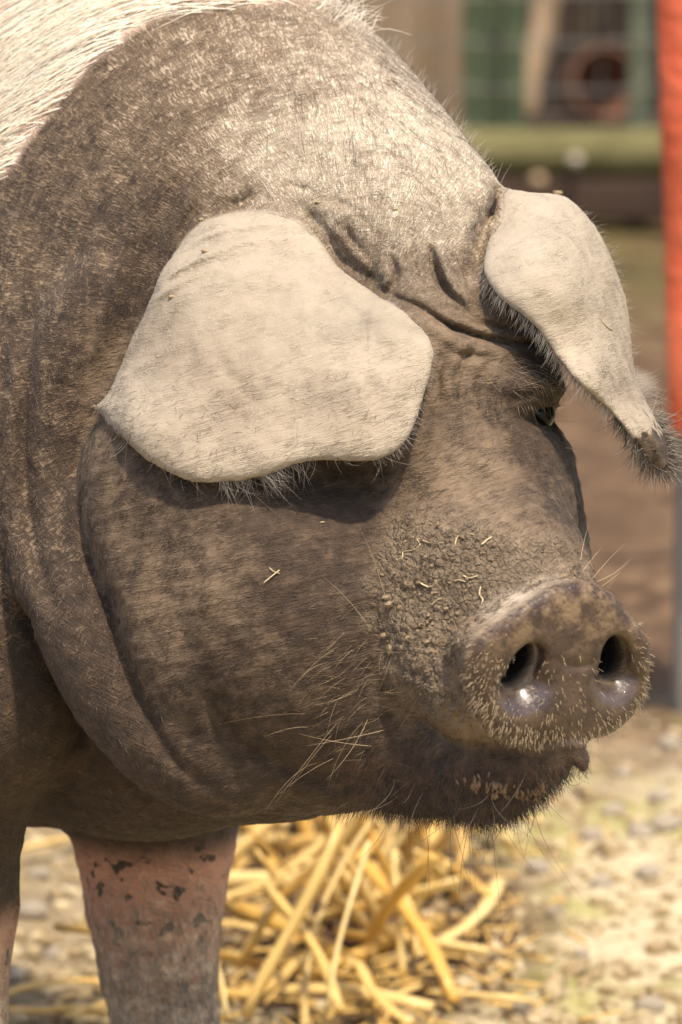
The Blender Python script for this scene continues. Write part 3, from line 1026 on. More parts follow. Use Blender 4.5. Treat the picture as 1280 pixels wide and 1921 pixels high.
cross = line_noise(M.noise(M.scale(fl, (1 / 26.0, 1 / 7.5, 1 / 26.0)), 1.0, 2, .5, 1.6), .15)
crease = M.math('SUBTRACT', 1.0, M.math('MULTIPLY', M.math('SUBTRACT', 1.0, crease), M.math('ADD', M.math('MULTIPLY', modA, .75), .25)))
cross = M.math('SUBTRACT', 1.0, M.math('MULTIPLY', M.math('SUBTRACT', 1.0, cross), neckm))
warp = M.n('VectorMath', operation='ADD')
M.link(px, warp.inputs[0])
wn_ = M.n('TexNoise')
M.link(px, wn_.inputs['Vector'])
wn_.inputs['Scale'].default_value = 1 / 14.0
wsc = M.n('VectorMath', operation='SCALE')
M.link(wn_.outputs['Color'], wsc.inputs[0])
wsc.inputs['Scale'].default_value = 9.0
M.link(wsc.outputs[0], warp.inputs[1])
big = M.noise(px, 1 / 120.0, 4, .6)
mid = M.noise(px, 1 / 30.0, 4, .65)
grain = M.noise(px, 1 / 4.0, 2, .6)
# patchy dust cover, carrying the shade painted into the map
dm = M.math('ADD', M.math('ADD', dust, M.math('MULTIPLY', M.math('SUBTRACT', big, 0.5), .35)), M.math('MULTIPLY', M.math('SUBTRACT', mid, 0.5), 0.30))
dm = M.math('ADD', dm, M.math('MULTIPLY', M.math('SUBTRACT', fine, 0.5), M.math('SUBTRACT', .28, M.math('MULTIPLY', fm, .14))))
dm = M.math('ADD', dm, M.math('MULTIPLY', M.math('SUBTRACT', streak, 0.5), M.math('SUBTRACT', .30, M.math('MULTIPLY', fm, .10))))
crs = M.math('MULTIPLY', M.math('SUBTRACT', 1.0, M.math('MULTIPLY', crease, cross)), M.math('SUBTRACT', .44, M.math('MULTIPLY', fm, .30)))
dm = M.math('SUBTRACT', dm, crs)
dm = M.math('ADD', dm, M.math('MULTIPLY', M.math('SUBTRACT', grain, 0.5), 0.16), True)
skin = M.mix(M.ramp(mid, .3, .7), (.034, .020, .011), (.078, .047, .026))
dustc = M.mix(mid, (.62, .51, .37), (.73, .62, .47))
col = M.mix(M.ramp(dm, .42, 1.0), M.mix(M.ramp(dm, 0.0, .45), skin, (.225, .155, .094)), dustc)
# ears: even pale dust, faint warm stains
eart = M.n('Attribute', attribute_name='part').outputs['Alpha']
earc = M.mix(M.math('ADD', eart, M.math('MULTIPLY', M.math('SUBTRACT', M.math('ADD', mid, fine), 1.0), .6), True), (.375, .31, .228), (.15, .108, .070))
col = M.mix(M.math('MULTIPLY', ear_m, M.ramp(dust, .3, .8)), col, earc)
# mud
mudc = M.mix(mid, (.12, .080, .045), (.235, .165, .10))
mudc = M.mix(M.math('MULTIPLY', grain, .5), mudc, (.30, .225, .145))
col = M.mix(mud, col, mudc)
# disc: bare brown skin, blotched with pale mud
discc = M.mix(M.ramp(mid, .35, .7), (.046, .027, .018), (.092, .056, .037))
blotch = M.ramp(M.noise(px, 1 / 50.0, 5, .7), .46, .60)
sepx = M.sep(px)
upper = M.ramp(sepx[1], 1250, 1120)
discc = M.mix(M.math('MULTIPLY', blotch, M.math('ADD', M.math('MULTIPLY', upper, .75), .12)), discc, (.25, .165, .092))
inn = M.n('VectorMath', operation='DOT_PRODUCT')
M.link(px, inn.inputs[0])
inn.inputs[1].default_value = tuple(NN)
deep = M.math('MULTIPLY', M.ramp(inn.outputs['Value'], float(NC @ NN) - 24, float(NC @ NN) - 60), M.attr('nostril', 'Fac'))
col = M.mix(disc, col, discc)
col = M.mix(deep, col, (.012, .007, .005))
# saddle and legs: pink skin
pink = M.mix(mid, (.50, .35, .26), (.60, .45, .34))
col = M.mix(sad, col, pink)
spots = M.ramp(M.noise(px, 1 / 46.0, 3, .5, .3), .60, .64)
legc = M.mix(spots, M.mix(mid, (.45, .215, .14), (.55, .30, .20)), (.06, .04, .03))
legd = M.ramp(M.math('ADD', sepx[1], M.math('MULTIPLY', M.math('SUBTRACT', mid, .5), 260)), 1720, 1960)
legc = M.mix(M.math('MULTIPLY', legd, .85), legc, M.mix(M.ramp(mid, .35, .65), (.20, .15, .10), (.56, .45, .32)))
col = M.mix(leg_m, col, legc)
col = M.mix(chin_m, col, M.mix(M.ramp(mid, .35, .65), (.034, .021, .014), (.10, .056, .034)))
# relief
notear = M.math('SUBTRACT', 1.0, M.math('MULTIPLY', ear_m, .6))
bare = M.math('SUBTRACT', 1.0, disc)
h1 = M.math('MULTIPLY', M.math('ADD', M.math('MULTIPLY', fine, .55), M.math('ADD', M.math('MULTIPLY', crease, .40), M.math('MULTIPLY', cross, .28))), M.math('MULTIPLY', notear, bare))
nrm = M.bump(h1, 0.85, 0.0032)
nrm = M.bump(M.math('MULTIPLY', M.math('ADD', streak, M.math('MULTIPLY', mid, .7)), M.math('MULTIPLY', notear, bare)), 0.5, 0.004, nrm)
mc = M.voro(warp.outputs[0], 1 / 13.0)
nrm = M.bump(M.math('MULTIPLY', mud, M.math('ADD', M.ramp(mc, 0, .22), grain)), 0.9, 0.0022, nrm)
nrm = M.bump(M.math('MULTIPLY', disc, M.math('ADD', grain, M.math('MULTIPLY', M.ramp(M.voro(px, 1 / 12.0, 'F1'), .0, .5), 1.2))), 0.5, 0.0008, nrm)
# moist skin round the nostrils
wets = None
for c in (NOS1, NOS2):
    cc = c + NB * 52
    vm = M.n('VectorMath', operation='DISTANCE')
    M.link(px, vm.inputs[0])
    vm.inputs[1].default_value = tuple(cc)
    w_ = M.ramp(M.math('ADD', vm.outputs['Value'], M.math('MULTIPLY', M.math('SUBTRACT', grain, .5), 34)), 58, 40)
    wets = w_ if wets is None else M.math('MAXIMUM', wets, w_)
rough = M.math('SUBTRACT', .78, M.math('MULTIPLY', disc, .36))
rough = M.math('SUBTRACT', rough, M.math('MULTIPLY', M.math('MULTIPLY', wets, disc), .30))
M.done(col, nrm, rough)
M.link(M.math('MULTIPLY', wets, disc), M.b.inputs['Coat Weight'])
M.b.inputs['Coat Roughness'].default_value = 0.24
M.b.inputs['Sheen Weight'].default_value = 0.05
M.b.inputs['Sheen Roughness'].default_value = 0.5
pig.data.materials.append(M.m)
print('pig', round(time.time() - T0, 1))

# ------------------------------------------------------------------ eyes
EYE = NT('eye_wet', .15, .2)
EYE.done((.012, .008, .006))
def ball(name, c, r, mat, parent):
    n, m = 20, 14
    v, f = [], []
    for i in range(m + 1):
        for j in range(n):
            a, b = math.pi * i / m, 2 * math.pi * j / n
            v.append((c[0] + r * math.sin(a) * math.cos(b), c[1] + r * math.cos(a), c[2] + r * math.sin(a) * math.sin(b)))
    for i in range(m):
        for j in range(n):
            f.append((i * n + j, i * n + (j + 1) % n, (i + 1) * n + (j + 1) % n, (i + 1) * n + j))
    o = mesh_obj(name, to_world(np.array(v)) - base, np.array(f), parent)
    o.data.materials.append(mat)
    return o
wE = trace(pig_field, [(1010, 777)])[0]
ball('eye', P(1012, 777, wE + 14), 31, EYE.m, pig)
wE2 = trace(body_core, [(742, 778)])[0]
ball('eye', P(742, 778, wE2 + 14), 26, EYE.m, pig)

# ------------------------------------------------------------------ hair
def hair_mat(name, a, b, rough=0.45):
    m = NT(name, rough, 0.4)
    hi = m.n('HairInfo')
    return m.done(m.mix(hi.outputs['Random'], a, b))
H_DARK = hair_mat('coat_hair_dark', (.022, .014, .009), (.11, .072, .045))
H_LIGHT = hair_mat('coat_hair_light', (.12, .085, .058), (.30, .225, .16))
H_EAR = hair_mat('ear_hair', (.20, .155, .115), (.40, .33, .26))
H_GREY = hair_mat('fringe_hair', (.20, .17, .135), (.44, .385, .315))
H_PALE = hair_mat('saddle_hair', (.80, .70, .54), (.90, .83, .70), .35)
H_GOLD = hair_mat('whisker_hair', (.17, .11, .06), (.50, .37, .22), .4)
H_STUB = hair_mat('stubble_hair', (.34, .24, .14), (.58, .45, .28), .4)
H_CHIN = hair_mat('chin_hair', (.016, .010, .007), (.11, .072, .045))

def strands(name, roots, dirs, length, radius, mat, bend=None, npt=5, wav=0.0, tip=0.15):
    """hair curves; roots and dirs in px space, length and radius in px"""
    n = len(roots)
    t = np.linspace(0, 1, npt)
    length = np.broadcast_to(np.asarray(length, float), (n,))
    pts = roots[:, None, :] + dirs[:, None, :] * (length[:, None] * t[None])[:, :, None]
    if bend is not None:
        pts = pts + bend[:, None, :] * (length[:, None] * (t ** 2)[None])[:, :, None]
    if wav:
        ph = RNG.uniform(0, 6.28, (n, 1))
        fq = RNG.uniform(2, 5, (n, 1))
        side = np.cross(dirs, RNG.normal(size=(n, 3)))
        side /= np.maximum(np.linalg.norm(side, axis=1, keepdims=True), 1e-6)
        pts = pts + side[:, None, :] * (wav * length[:, None] * t[None] * np.sin(ph + fq * t[None]))[:, :, None]
    w = to_world(pts.reshape(-1, 3)) - base
    cu = bpy.data.hair_curves.new(name)
    cu.add_curves([npt] * n)
    cu.attributes['position'].data.foreach_set('vector', w.astype(np.float32).ravel())
    ra = cu.attributes.get('radius') or cu.attributes.new('radius', 'FLOAT', 'POINT')
    rad = (np.broadcast_to(np.asarray(radius, float), (n,))[:, None] * (1 - (1 - tip) * t[None] ** 1.5)) / S
    ra.data.foreach_set('value', rad.astype(np.float32).ravel())
    cu.materials.append(mat)
    o = bpy.data.objects.new(name, cu)
    COL.objects.link(o)
    o.parent = pig
    return o

def tangent(d, n):
    d = d - n * (d * n).sum(1, keepdims=True)
    return d / np.maximum(np.linalg.norm(d, axis=1, keepdims=True), 1e-6)

def pick(weight, n):
    w = np.maximum(weight, 0)
    return RNG.choice(len(pv), n, p=w / w.sum())

def norm(d):
    return d / np.maximum(np.linalg.norm(d, axis=1, keepdims=True), 1e-6)

def rooted(idx, jit=HSTEP):
    j = RNG.normal(size=(len(idx), 3)) * jit * 0.5
    nrm_ = PN2[idx]
    j -= nrm_ * (j * nrm_).sum(1, keepdims=True)
    return pv2[idx] + j - nrm_ * 1.0, nrm_

def nrand(n, s):
    return RNG.normal(size=(n, 3)) * s

facing = (PN2[:, 2] < 0.25) & (PU > -60) & (PU < 1300) & (PV > -50) & (PV < 1600) & (PW < 700)
ball_w = lambda u, v, ru, rv: np.exp(-((PU - u) / ru) ** 2 - ((PV - v) / rv) ** 2)
# short coat: fine on neck and forehead, denser on the face
facez = smoothstep(600, 780, PV)
wt = facing * (1 - EAR) * (1 - DISC) * (1 - SAD) * (1 - .85 * MUD)
idx = pick(wt * (.30 + .70 * facez), 42000)
r0, n0 = rooted(idx)
uu, vv = to_pix(r0)
dd = tangent(np.c_[flow_dir(uu, vv), np.zeros(len(idx))] + nrand(len(idx), .13), n0)
fz = smoothstep(600, 780, vv)
strands('coat_hair', r0, norm(dd + n0 * 0.13), RNG.uniform(10, 20, len(idx)) * (1 + .5 * fz), 0.30, H_DARK, bend=-n0 * 0.10, npt=4)
idx = pick(wt * facez * (.25 + DUST_SHADE), 4500)
r0, n0 = rooted(idx)
uu, vv = to_pix(r0)
dd = tangent(np.c_[flow_dir(uu, vv), np.zeros(len(idx))] + nrand(len(idx), .18), n0)
strands('coat_hair', r0, norm(dd + n0 * 0.16), RNG.uniform(12, 26, len(idx)), 0.34, H_LIGHT, bend=-n0 * 0.12, npt=4)
# saddle bristles
idx = pick(facing * SAD * (PW < 1100), 1700)
r0, n0 = rooted(idx)
dd = tangent(np.tile([-1, .15, 0.0], (len(idx), 1)) + nrand(len(idx), .12), n0)
strands('saddle_bristle', r0, norm(dd + n0 * 0.16), RNG.uniform(100, 230, len(idx)), 1.15, H_PALE, bend=np.array([-.05, .22, 0]) - n0 * 0.14, npt=7, wav=.05)
# mane along the crest
crest = facing & (np.abs(PN2[:, 2]) < .42) & (PN2[:, 0] > .2) & (PV < 345) & (PU > 560) & (EAR < .1)
idx = pick(crest * 1.0, 230)
r0, n0 = rooted(idx)
dd = norm(n0 * .8 + np.array([-.15, -.75, .3]) + nrand(len(idx), .22))
strands('mane', r0, dd, RNG.uniform(14, 44, len(idx)) * (1 + .5 * RNG.random(len(idx)) ** 4), 0.5, H_GREY, bend=nrand(len(idx), .2) + np.array([.1, .1, 0]), npt=6)
idx = pick(crest * (PV < 70) * 1.0 + SAD * crest, 90)
r0, n0 = rooted(idx)
strands('mane', r0, norm(n0 + np.array([.2, -.4, 0]) + nrand(len(idx), .3)), RNG.uniform(40, 80, len(idx)), 0.9, H_PALE, bend=nrand(len(idx), .35) + np.array([.2, .35, 0]), npt=8, wav=.1)
idx = pick(facing * ball_w(700, 150, 110, 170) * (1 - SAD) * (1 - EAR), 420)
r0, n0 = rooted(idx)
dd = tangent(np.tile([.12, 1, 0.0], (len(idx), 1)) + nrand(len(idx), .16), n0)
strands('mane', r0, norm(dd + n0 * .10), RNG.uniform(50, 120, len(idx)), 0.30, H_DARK, bend=-n0 * .08 + nrand(len(idx), .05), npt=6)
# ears: down on the surface, fringe on the rims, tuft on the far tip
idx = pick(facing * EAR, 6500)
r0, n0 = rooted(idx)
dd = tangent(np.tile([.75, .6, 0.0], (len(idx), 1)) + nrand(len(idx), .12), n0)
strands('ear_hair', r0, norm(dd + n0 * 0.06), RNG.uniform(5, 10, len(idx)), 0.25, H_EAR, bend=-n0 * 0.1, npt=3)
def rim(poly, maps, sel, n, off=2.0):
    """random points on the rim of an ear where sel(u, v) allows, with the outward direction"""
    a = poly
    b = np.roll(poly, -1, 0)
    mid_ = (a + b) / 2
    w_ = np.linalg.norm(b - a, axis=1) * sel(mid_[:, 0], mid_[:, 1])
    i = RNG.choice(len(a), n, p=w_ / w_.sum())
    t = RNG.random((n, 1))
    q = a[i] * (1 - t) + b[i] * t
    e = b[i] - a[i]
    out = np.c_[e[:, 1], -e[:, 0]]
    out /= np.maximum(np.linalg.norm(out, axis=1, keepdims=True), 1e-6)
    test = poly_dist(q[:, 0] + out[:, 0] * 3, q[:, 1] + out[:, 1] * 3, poly)
    out = out * np.sign(test)[:, None]
    q = q - out * RNG.uniform(2, 12, (n, 1))
    w = maps[1](q[:, 0], q[:, 1])
    s_ = 1 + w / DPX
    return np.c_[(q[:, 0] - 640) * s_ + 640, (q[:, 1] - 960.5) * s_ + 960.5, w + RNG.uniform(-4, 9, n)], np.c_[out, np.zeros(n)]
r0, o0 = rim(NEAR_EAR, NEAR_MAPS, lambda u, v: (v > 790) * np.where((u > 410) & (u < 560), 2.6, .4) * (.4 + (np.sin(u * .09) > .1)), 240)
strands('ear_fringe', r0, norm(o0 + np.array([.35, .35, .15]) + nrand(240, .4)), RNG.uniform(10, 52, 240), 0.34, H_GREY, bend=nrand(240, .4) + np.array([.15, .05, .1]), npt=6)
r0, o0 = rim(NEAR_EAR, NEAR_MAPS, lambda u, v: (u > 700) & (v > 560), 170)
strands('ear_fringe', r0, norm(o0 + np.array([.1, .6, .25]) + nrand(170, .3)), RNG.uniform(8, 24, 170), 0.30, H_GREY, bend=nrand(170, .15), npt=5)
r0, o0 = rim(NEAR_EAR, NEAR_MAPS, lambda u, v: (u < 240) & (v > 700), 160)
strands('ear_fringe', r0, norm(o0 + np.array([-.4, .3, .1]) + nrand(160, .2)), RNG.uniform(14, 34, 160), 0.42, H_DARK, bend=nrand(160, .1), npt=5)
lowrim = lambda u, v: ((v > 480) & (u < 1215) & (v > 500 + 1.08 * (u - 930))).astype(float)
r0, o0 = rim(FAR_EAR, FAR_MAPS, lowrim, 620)
strands('ear_fringe', r0, norm(o0 * .6 + np.array([-.05, .9, .1]) + nrand(620, .18)), RNG.uniform(10, 40, 620), 0.36, H_GREY, bend=nrand(620, .12), npt=5)
r0, o0 = rim(FAR_EAR, FAR_MAPS, lowrim, 300)
strands('ear_fringe', r0, norm(o0 * .6 + np.array([0, .8, .25]) + nrand(300, .22)), RNG.uniform(8, 30, 300), 0.34, H_DARK, bend=nrand(300, .12), npt=5)
r0, o0 = rim(FAR_EAR, FAR_MAPS, lambda u, v: ((v > 770) & (u > 1150)).astype(float), 700)
strands('ear_tuft', r0, norm(o0 * .5 + np.array([.25, .7, 0]) + nrand(700, .3)), RNG.uniform(20, 48, 700), 0.5, H_CHIN, bend=nrand(700, .2), npt=5)
r0, o0 = rim(FAR_EAR, FAR_MAPS, lambda u, v: ((v > 700) & (u > 1185)).astype(float), 320)
strands('ear_tuft', r0, norm(o0 * .7 + np.array([.2, .5, 0]) + nrand(320, .35)), RNG.uniform(20, 60, 320), 0.42, H_GREY, bend=nrand(320, .25), npt=6)
r0, o0 = rim(FAR_EAR, FAR_MAPS, lambda u, v: ((u > 1080) & (v < 760)).astype(float), 180)
strands('ear_fringe', r0, norm(o0 + np.array([.1, .4, 0]) + nrand(180, .3)), RNG.uniform(10, 28, 180), 0.3, H_GREY, bend=nrand(180, .2), npt=5)
# stubble on the snout disc
rel = np.stack([na / 205, nb_ / 165], 1)
rr_ = np.linalg.norm(rel, axis=1)
wst = DISC * (nn > -40) * (smoothstep(.55, 1.0, rr_) * smoothstep(-.55, .1, rel[:, 1]) * 1.0 + .18 * (rel[:, 1] > -.15)) * (1.0 + .8 * (rel[:, 0] < 0))
idx = pick(wst, 800)
r0, n0 = rooted(idx)
rad_dir = NA * rel[idx, 0:1] + NB * (rel[idx, 1:2] + .35)
strands('snout_stubble', r0, norm(n0 * .55 + rad_dir * .9 + nrand(len(idx), .18)), RNG.uniform(5, 12, len(idx)), 0.42, H_STUB, bend=nrand(len(idx), .15) + np.array([0, .2, 0]), npt=4, tip=.4)
# chin beard
wch = (PW < 60) * (PV > 1385) * (PU > 560) * facing * (1 - DISC) * (.25 + smoothstep(1400, 1500, PV)) * smoothstep(560, 800, PU)
idx = pick(wch * 1.0, 3000)
r0, n0 = rooted(idx)
uu, vv = to_pix(r0)
dd = norm(np.c_[-.55 + 1.0 * smoothstep(760, 1060, uu), np.ones(len(uu)), np.zeros(len(uu))] + n0 * .3 + nrand(len(uu), .15))
strands('chin_beard', r0, dd, RNG.uniform(12, 32, len(idx)), 0.36, H_CHIN, bend=nrand(len(idx), .1), npt=5)
idx = pick((PN2[:, 1] > .5) * (PW < 0) * (PV > 1440) * (PU > 700) * (PU < 1080) * 1.0, 800)
r0, n0 = rooted(idx)
strands('chin_beard', r0, norm(n0 * .6 + np.array([.12, .8, -.1]) + nrand(len(idx), .22)), RNG.uniform(14, 42, len(idx)), 0.42, H_CHIN, bend=nrand(len(idx), .15), npt=5)
idx = pick((PN2[:, 1] > .3) * (PW < 0) * (PV > 1440) * (PU > 720) * (PU < 1060) * 1.0, 42)
r0, n0 = rooted(idx)
strands('whisker', r0, norm(n0 * .5 + np.array([-.1, .9, 0]) + nrand(42, .3)), RNG.uniform(70, 170, 42), 0.55, H_LIGHT, bend=nrand(42, .4), npt=8)
# bristles at the corner of the mouth and over the cheek
idx = pick(facing * (1 - MUD) * (1 - DISC) * ball_w(700, 1280, 75, 110) * (PU < 790), 260)
r0, n0 = rooted(idx)
dd = norm(tangent(np.tile([-.9, .35, 0.0], (len(idx), 1)) + nrand(len(idx), .35), n0) + n0 * .4)
strands('whisker', r0, dd, RNG.uniform(18, 56, len(idx)), 0.25, H_GOLD, bend=nrand(len(idx), .16) + np.array([0, .1, 0]), npt=6)
idx = pick(facing * ball_w(660, 1330, 60, 90), 16)
r0, n0 = rooted(idx)
strands('whisker', r0, norm(tangent(np.tile([-1, .3, 0.0], (16, 1)) + nrand(16, .35), n0) + n0 * .5), RNG.uniform(80, 160, 16), 0.36, H_GOLD, bend=nrand(16, .2) + np.array([0, .15, 0]), npt=8)
def surf(uv, lift=0.0):
    uv = np.asarray(uv, float)
    w = trace(pig_field, uv) - lift
    s_ = 1 + w / DPX
    return np.c_[(uv[:, 0] - 640) * s_ + 640, (uv[:, 1] - 960.5) * s_ + 960.5, w]
def whiskers(lines, rad, mat):
    """single long hairs given by root pixel and tip pixel with a sideways bow"""
    root = surf([l[0] for l in lines])
    for r_, l in zip(root, lines):
        s_ = 1 + r_[2] / DPX
        d = np.array([(l[1][0] - l[0][0]) * s_, (l[1][1] - l[0][1]) * s_, -25.0 if len(l) < 4 else l[3]])
        ln = np.linalg.norm(d)
        bow = np.array([-d[1], d[0], 0]) / ln * l[2]
        strands('whisker', r_[None], ((d / ln) - bow)[None], np.array([ln]), rad, mat, bend=bow[None], npt=9)
whiskers([((1112, 1086), (1175, 1020), .1, 20), ((1118, 1092), (1186, 1048), -.25, 30), ((1140, 1105), (1188, 1045), .2, 10), ((1095, 1070), (1132, 1027), .05, 40), ((1090, 1050), (1107, 985), .1, 40), ((1130, 1100), (1163, 1075), .0, 10),
          ((720, 1112), (675, 990), -.12), ((700, 1190), (604, 1080), -.2), ((690, 1350), (612, 1462), .2), ((720, 1370), (575, 1398), .05), ((700, 1400), (560, 1375), .1),
          ((1040, 790), (1100, 795), .1, 20), ((1060, 840), (1110, 845), .05, 20), ((1045, 770), (1085, 745), .1, 20)], .5, H_GOLD)
idx = pick(LEG * (PN2[:, 2] < .4) * (PW < 1400) * (PU > 60) * smoothstep(1600, 1850, PV), 1800)
r0, n0 = rooted(idx, 14)
dd = tangent(np.tile([.25, 1, 0.0], (len(idx), 1)) + nrand(len(idx), .25), n0)
strands('leg_hair', r0, norm(dd + n0 * .2), RNG.uniform(25, 50, len(idx)), .8, H_EAR, bend=-n0 * .1, npt=4)
# lashes and long brow hairs
lash = surf([(972 + 6 * i, 762 - 4 * math.sin(i * .3)) for i in range(13)])
strands('eyelash', lash, norm(np.tile([.15, .75, -.75], (13, 1)) + nrand(13, .12)), RNG.uniform(16, 30, 13), .5, H_LIGHT, bend=np.tile([.1, .1, .2], (13, 1)), npt=6)
idx = pick(facing * ball_w(985, 705, 50, 28) * (1 - EAR), 150)
r0, n0 = rooted(idx)
strands('brow_hair', r0, norm(tangent(np.tile([.7, .15, 0.0], (150, 1)) + nrand(150, .4), n0) + n0 * .35), RNG.uniform(20, 50, 150), 0.36, H_LIGHT, bend=nrand(150, .15) + np.array([.05, .2, 0]), npt=6)
print('hair', round(time.time() - T0, 1))

# ------------------------------------------------------------------ dried mud crumbs on the snout
_ico = [(0, 0, 1), (.894, 0, .447), (.276, .851, .447), (-.724, .526, .447), (-.724, -.526, .447), (.276, -.851, .447), (.724, .526, -.447), (-.276, .851, -.447), (-.894, 0, -.447), (-.276, -.851, -.447), (.724, -.526, -.447), (0, 0, -1)]
_tri = [(0, 1, 2), (0, 2, 3), (0, 3, 4), (0, 4, 5), (0, 5, 1), (1, 6, 2), (2, 7, 3), (3, 8, 4), (4, 9, 5), (5, 10, 1), (6, 7, 2), (7, 8, 3), (8, 9, 4), (9, 10, 5), (10, 6, 1), (11, 7, 6), (11, 8, 7), (11, 9, 8), (11, 10, 9), (11, 6, 10)]
_ico, _tri = np.array(_ico), np.array(_tri)
wmud = facing * MUD * (.12 + 1.3 * ball_w(835, 1185, 50, 55) + 1.0 * ball_w(1000, 1082, 90, 18) + .45 * ball_w(880, 1060, 90, 50) + .4 * ball_w(780, 1090, 60, 60)) * (1 - DISC)
nc = 420
idx = pick(wmud, nc)
r0, n0 = rooted(idx)
rad = RNG.lognormal(.55, .6, nc).clip(.8, 7.0)
blob = _ico[None] * (1 + .28 * RNG.normal(size=(nc, 12, 1))) * rad[:, None, None] * RNG.uniform(.6, 1.4, (nc, 1, 3))
blob = blob + (r0 + n0 * (rad * .35)[:, None])[:, None, :]
crumb = mesh_obj('dried_mud', to_world(blob.reshape(-1, 3)) - base, (_tri[None] + (np.arange(nc) * 12)[:, None, None]).reshape(-1, 3), pig, False)
tag(crumb, 'crumbs of dried mud caked on the snout', kind='stuff')
MC = NT('dried_mud', .95, .15)
mn = MC.noise(MC.obj(), 160, 3, .6)
MC.done(MC.mix(mn, (.16, .105, .06), (.36, .27, .175)))
crumb.data.materials.append(MC.m)

pl = spline([(872, 1462), (905, 1470), (940, 1482), (975, 1488), (1005, 1482), (1025, 1468)], 12)
npap = 80
ip = RNG.integers(0, len(pl), npap)
ruv = pl[ip] + RNG.normal(size=(npap, 2)) * np.array([5, 7])
r0 = surf(ruv, 1.0)
sz = RNG.uniform(2.5, 5.0, npap)
pap = _ico[None] * sz[:, None, None] * np.array([.9, 2.0, 1.0]) * (1 + .15 * RNG.normal(size=(npap, 12, 1)))
pap[:, :, 0] += pap[:, :, 1] * RNG.normal(0, .3, (npap, 1))
pap = pap + (r0 + np.array([0, 3, -1]))[:, None, :]
papo = mesh_obj('lip_papillae', to_world(pap.reshape(-1, 3)) - base, (_tri[None] + (np.arange(npap) * 12)[:, None, None]).reshape(-1, 3), pig)
tag(papo, 'row of tan papillae on the lower lip', kind='stuff')
PAP = NT('papilla', .6, .4)
PAP.done(PAP.mix(PAP.noise(PAP.obj(), 120, 2), (.10, .058, .032), (.26, .165, .095)))
papo.data.materials.append(PAP.m)

# ------------------------------------------------------------------ bits of straw and chaff lying on the pig
WISP = NT('straw_wisp', .45, .4)
WISP.done((.62, .49, .27))
def wisp(uv, r, label, flat=.6):
    r *= .72
    q = surf(spline(uv, 5), r + 3.0)
    w = to_world(q)
    rad = np.full(len(w), r / S)
    rad[0] *= .5
    rad[-1] *= .5
    bm = bmesh.new()
    tube(bm, [tuple(p) for p in w], list(rad), 6, flat)
    tag(bm_obj('straw_wisp', bm, WISP.m), label, 'straw')
wisp([(742, 1050), (755, 1046), (757, 1035), (775, 1032), (788, 1022), (782, 1010), (795, 1014), (812, 1020), (832, 1017)], 1.6, 'thin tangled straw wisp on the upper edge of the snout mud')
wisp([(854, 1022), (858, 1008), (870, 1000), (882, 1001), (895, 1005)], 1.4, 'short hooked straw wisp on the bridge of the snout')
wisp([(903, 1022), (912, 1014), (923, 1006)], 4.0, 'small flat yellow straw flake on the bridge of the snout', .3)
wisp([(868, 1079), (880, 1084), (897, 1080)], 2.6, 'short yellow straw piece in the middle of the snout mud')
wisp([(852, 1090), (862, 1088), (875, 1092)], 1.8, 'thin straw piece beside the short yellow one on the snout')
wisp([(902, 1100), (900, 1115), (906, 1124), (902, 1140)], 2.0, 'pale straw thread near the top rim of the snout disc')
wisp([(810, 1135), (818, 1127), (828, 1122)], 2.2, 'small straw chip among the snout mud crumbs')
wisp([(787, 1092), (797, 1098), (808, 1102)], 4.2, 'pale flat husk stuck in the snout mud', .3)
wisp([(494, 1094), (510, 1081), (525, 1069)], 2.4, 'orange straw splinter stuck on the dark cheek')
wisp([(505, 1064), (514, 1072), (525, 1076)], 1.4, 'fine straw splinter crossing the orange one on the cheek')
wisp([(1124, 594), (1134, 608), (1150, 620)], 2.0, 'pale straw chip lying on the far ear')
BIT = simple('chaff', (.24, .17, .09), (.42, .32, .18), 200, .9)
for i, (u, v, r, lab) in enumerate([(387, 471, 7, 'brown chaff crumb on the wrinkled top of the near ear'), (322, 556, 5, 'small chaff crumb on the rear edge of the near ear'), (177, 762, 5, 'tan crumb at the rear point of the near ear'),
        (598, 376, 5, 'olive crumb on the skin above the near ear'), (378, 411, 5, 'brown crumb where neck meets the near ear'), (740, 392, 4, 'dark crumb on the forehead between the ears'), (1046, 358, 8, 'tan seed husk on the crown of the far ear'), (605, 980, 3.5, 'tiny straw crumb on the dark cheek')]):
    q = surf([(u, v + (3 if v < 380 else 0))], 1.0)[0]
    bm = bmesh.new()
    lump(bm, r / S, (1.3, .8, .6), .5, 2, 50 + i)
    tag(bm_obj('crumb', bm, BIT, loc=tuple(to_world(q)[0])), lab, 'crumb')
print('bits', round(time.time() - T0, 1))
# ------------------------------------------------------------------ ground
def at_y(u, v, y):
    """the point of the upright plane at depth y that the photograph shows at pixel u, v"""
    d = F_ * D + R_ * ((u - 640.0) / S) - U_ * ((v - 960.5) / S)
    return CPOS + d * ((y - CPOS[1]) / d[1])

def wpix(p):
    q = world_to_px(p)
    return to_pix(q)

def grow_axis(lo, a, b, hi, h, top):
    x = [a]
    while x[-1] < b:
        x.append(x[-1] + h)
    st = h
    while x[-1] < hi:
        st = min(st * 1.3, top)
        x.append(x[-1] + st)
    st = h
    while x[0] > lo:
        st = min(st * 1.3, top)
        x.insert(0, x[0] - st)
    return np.array(x)

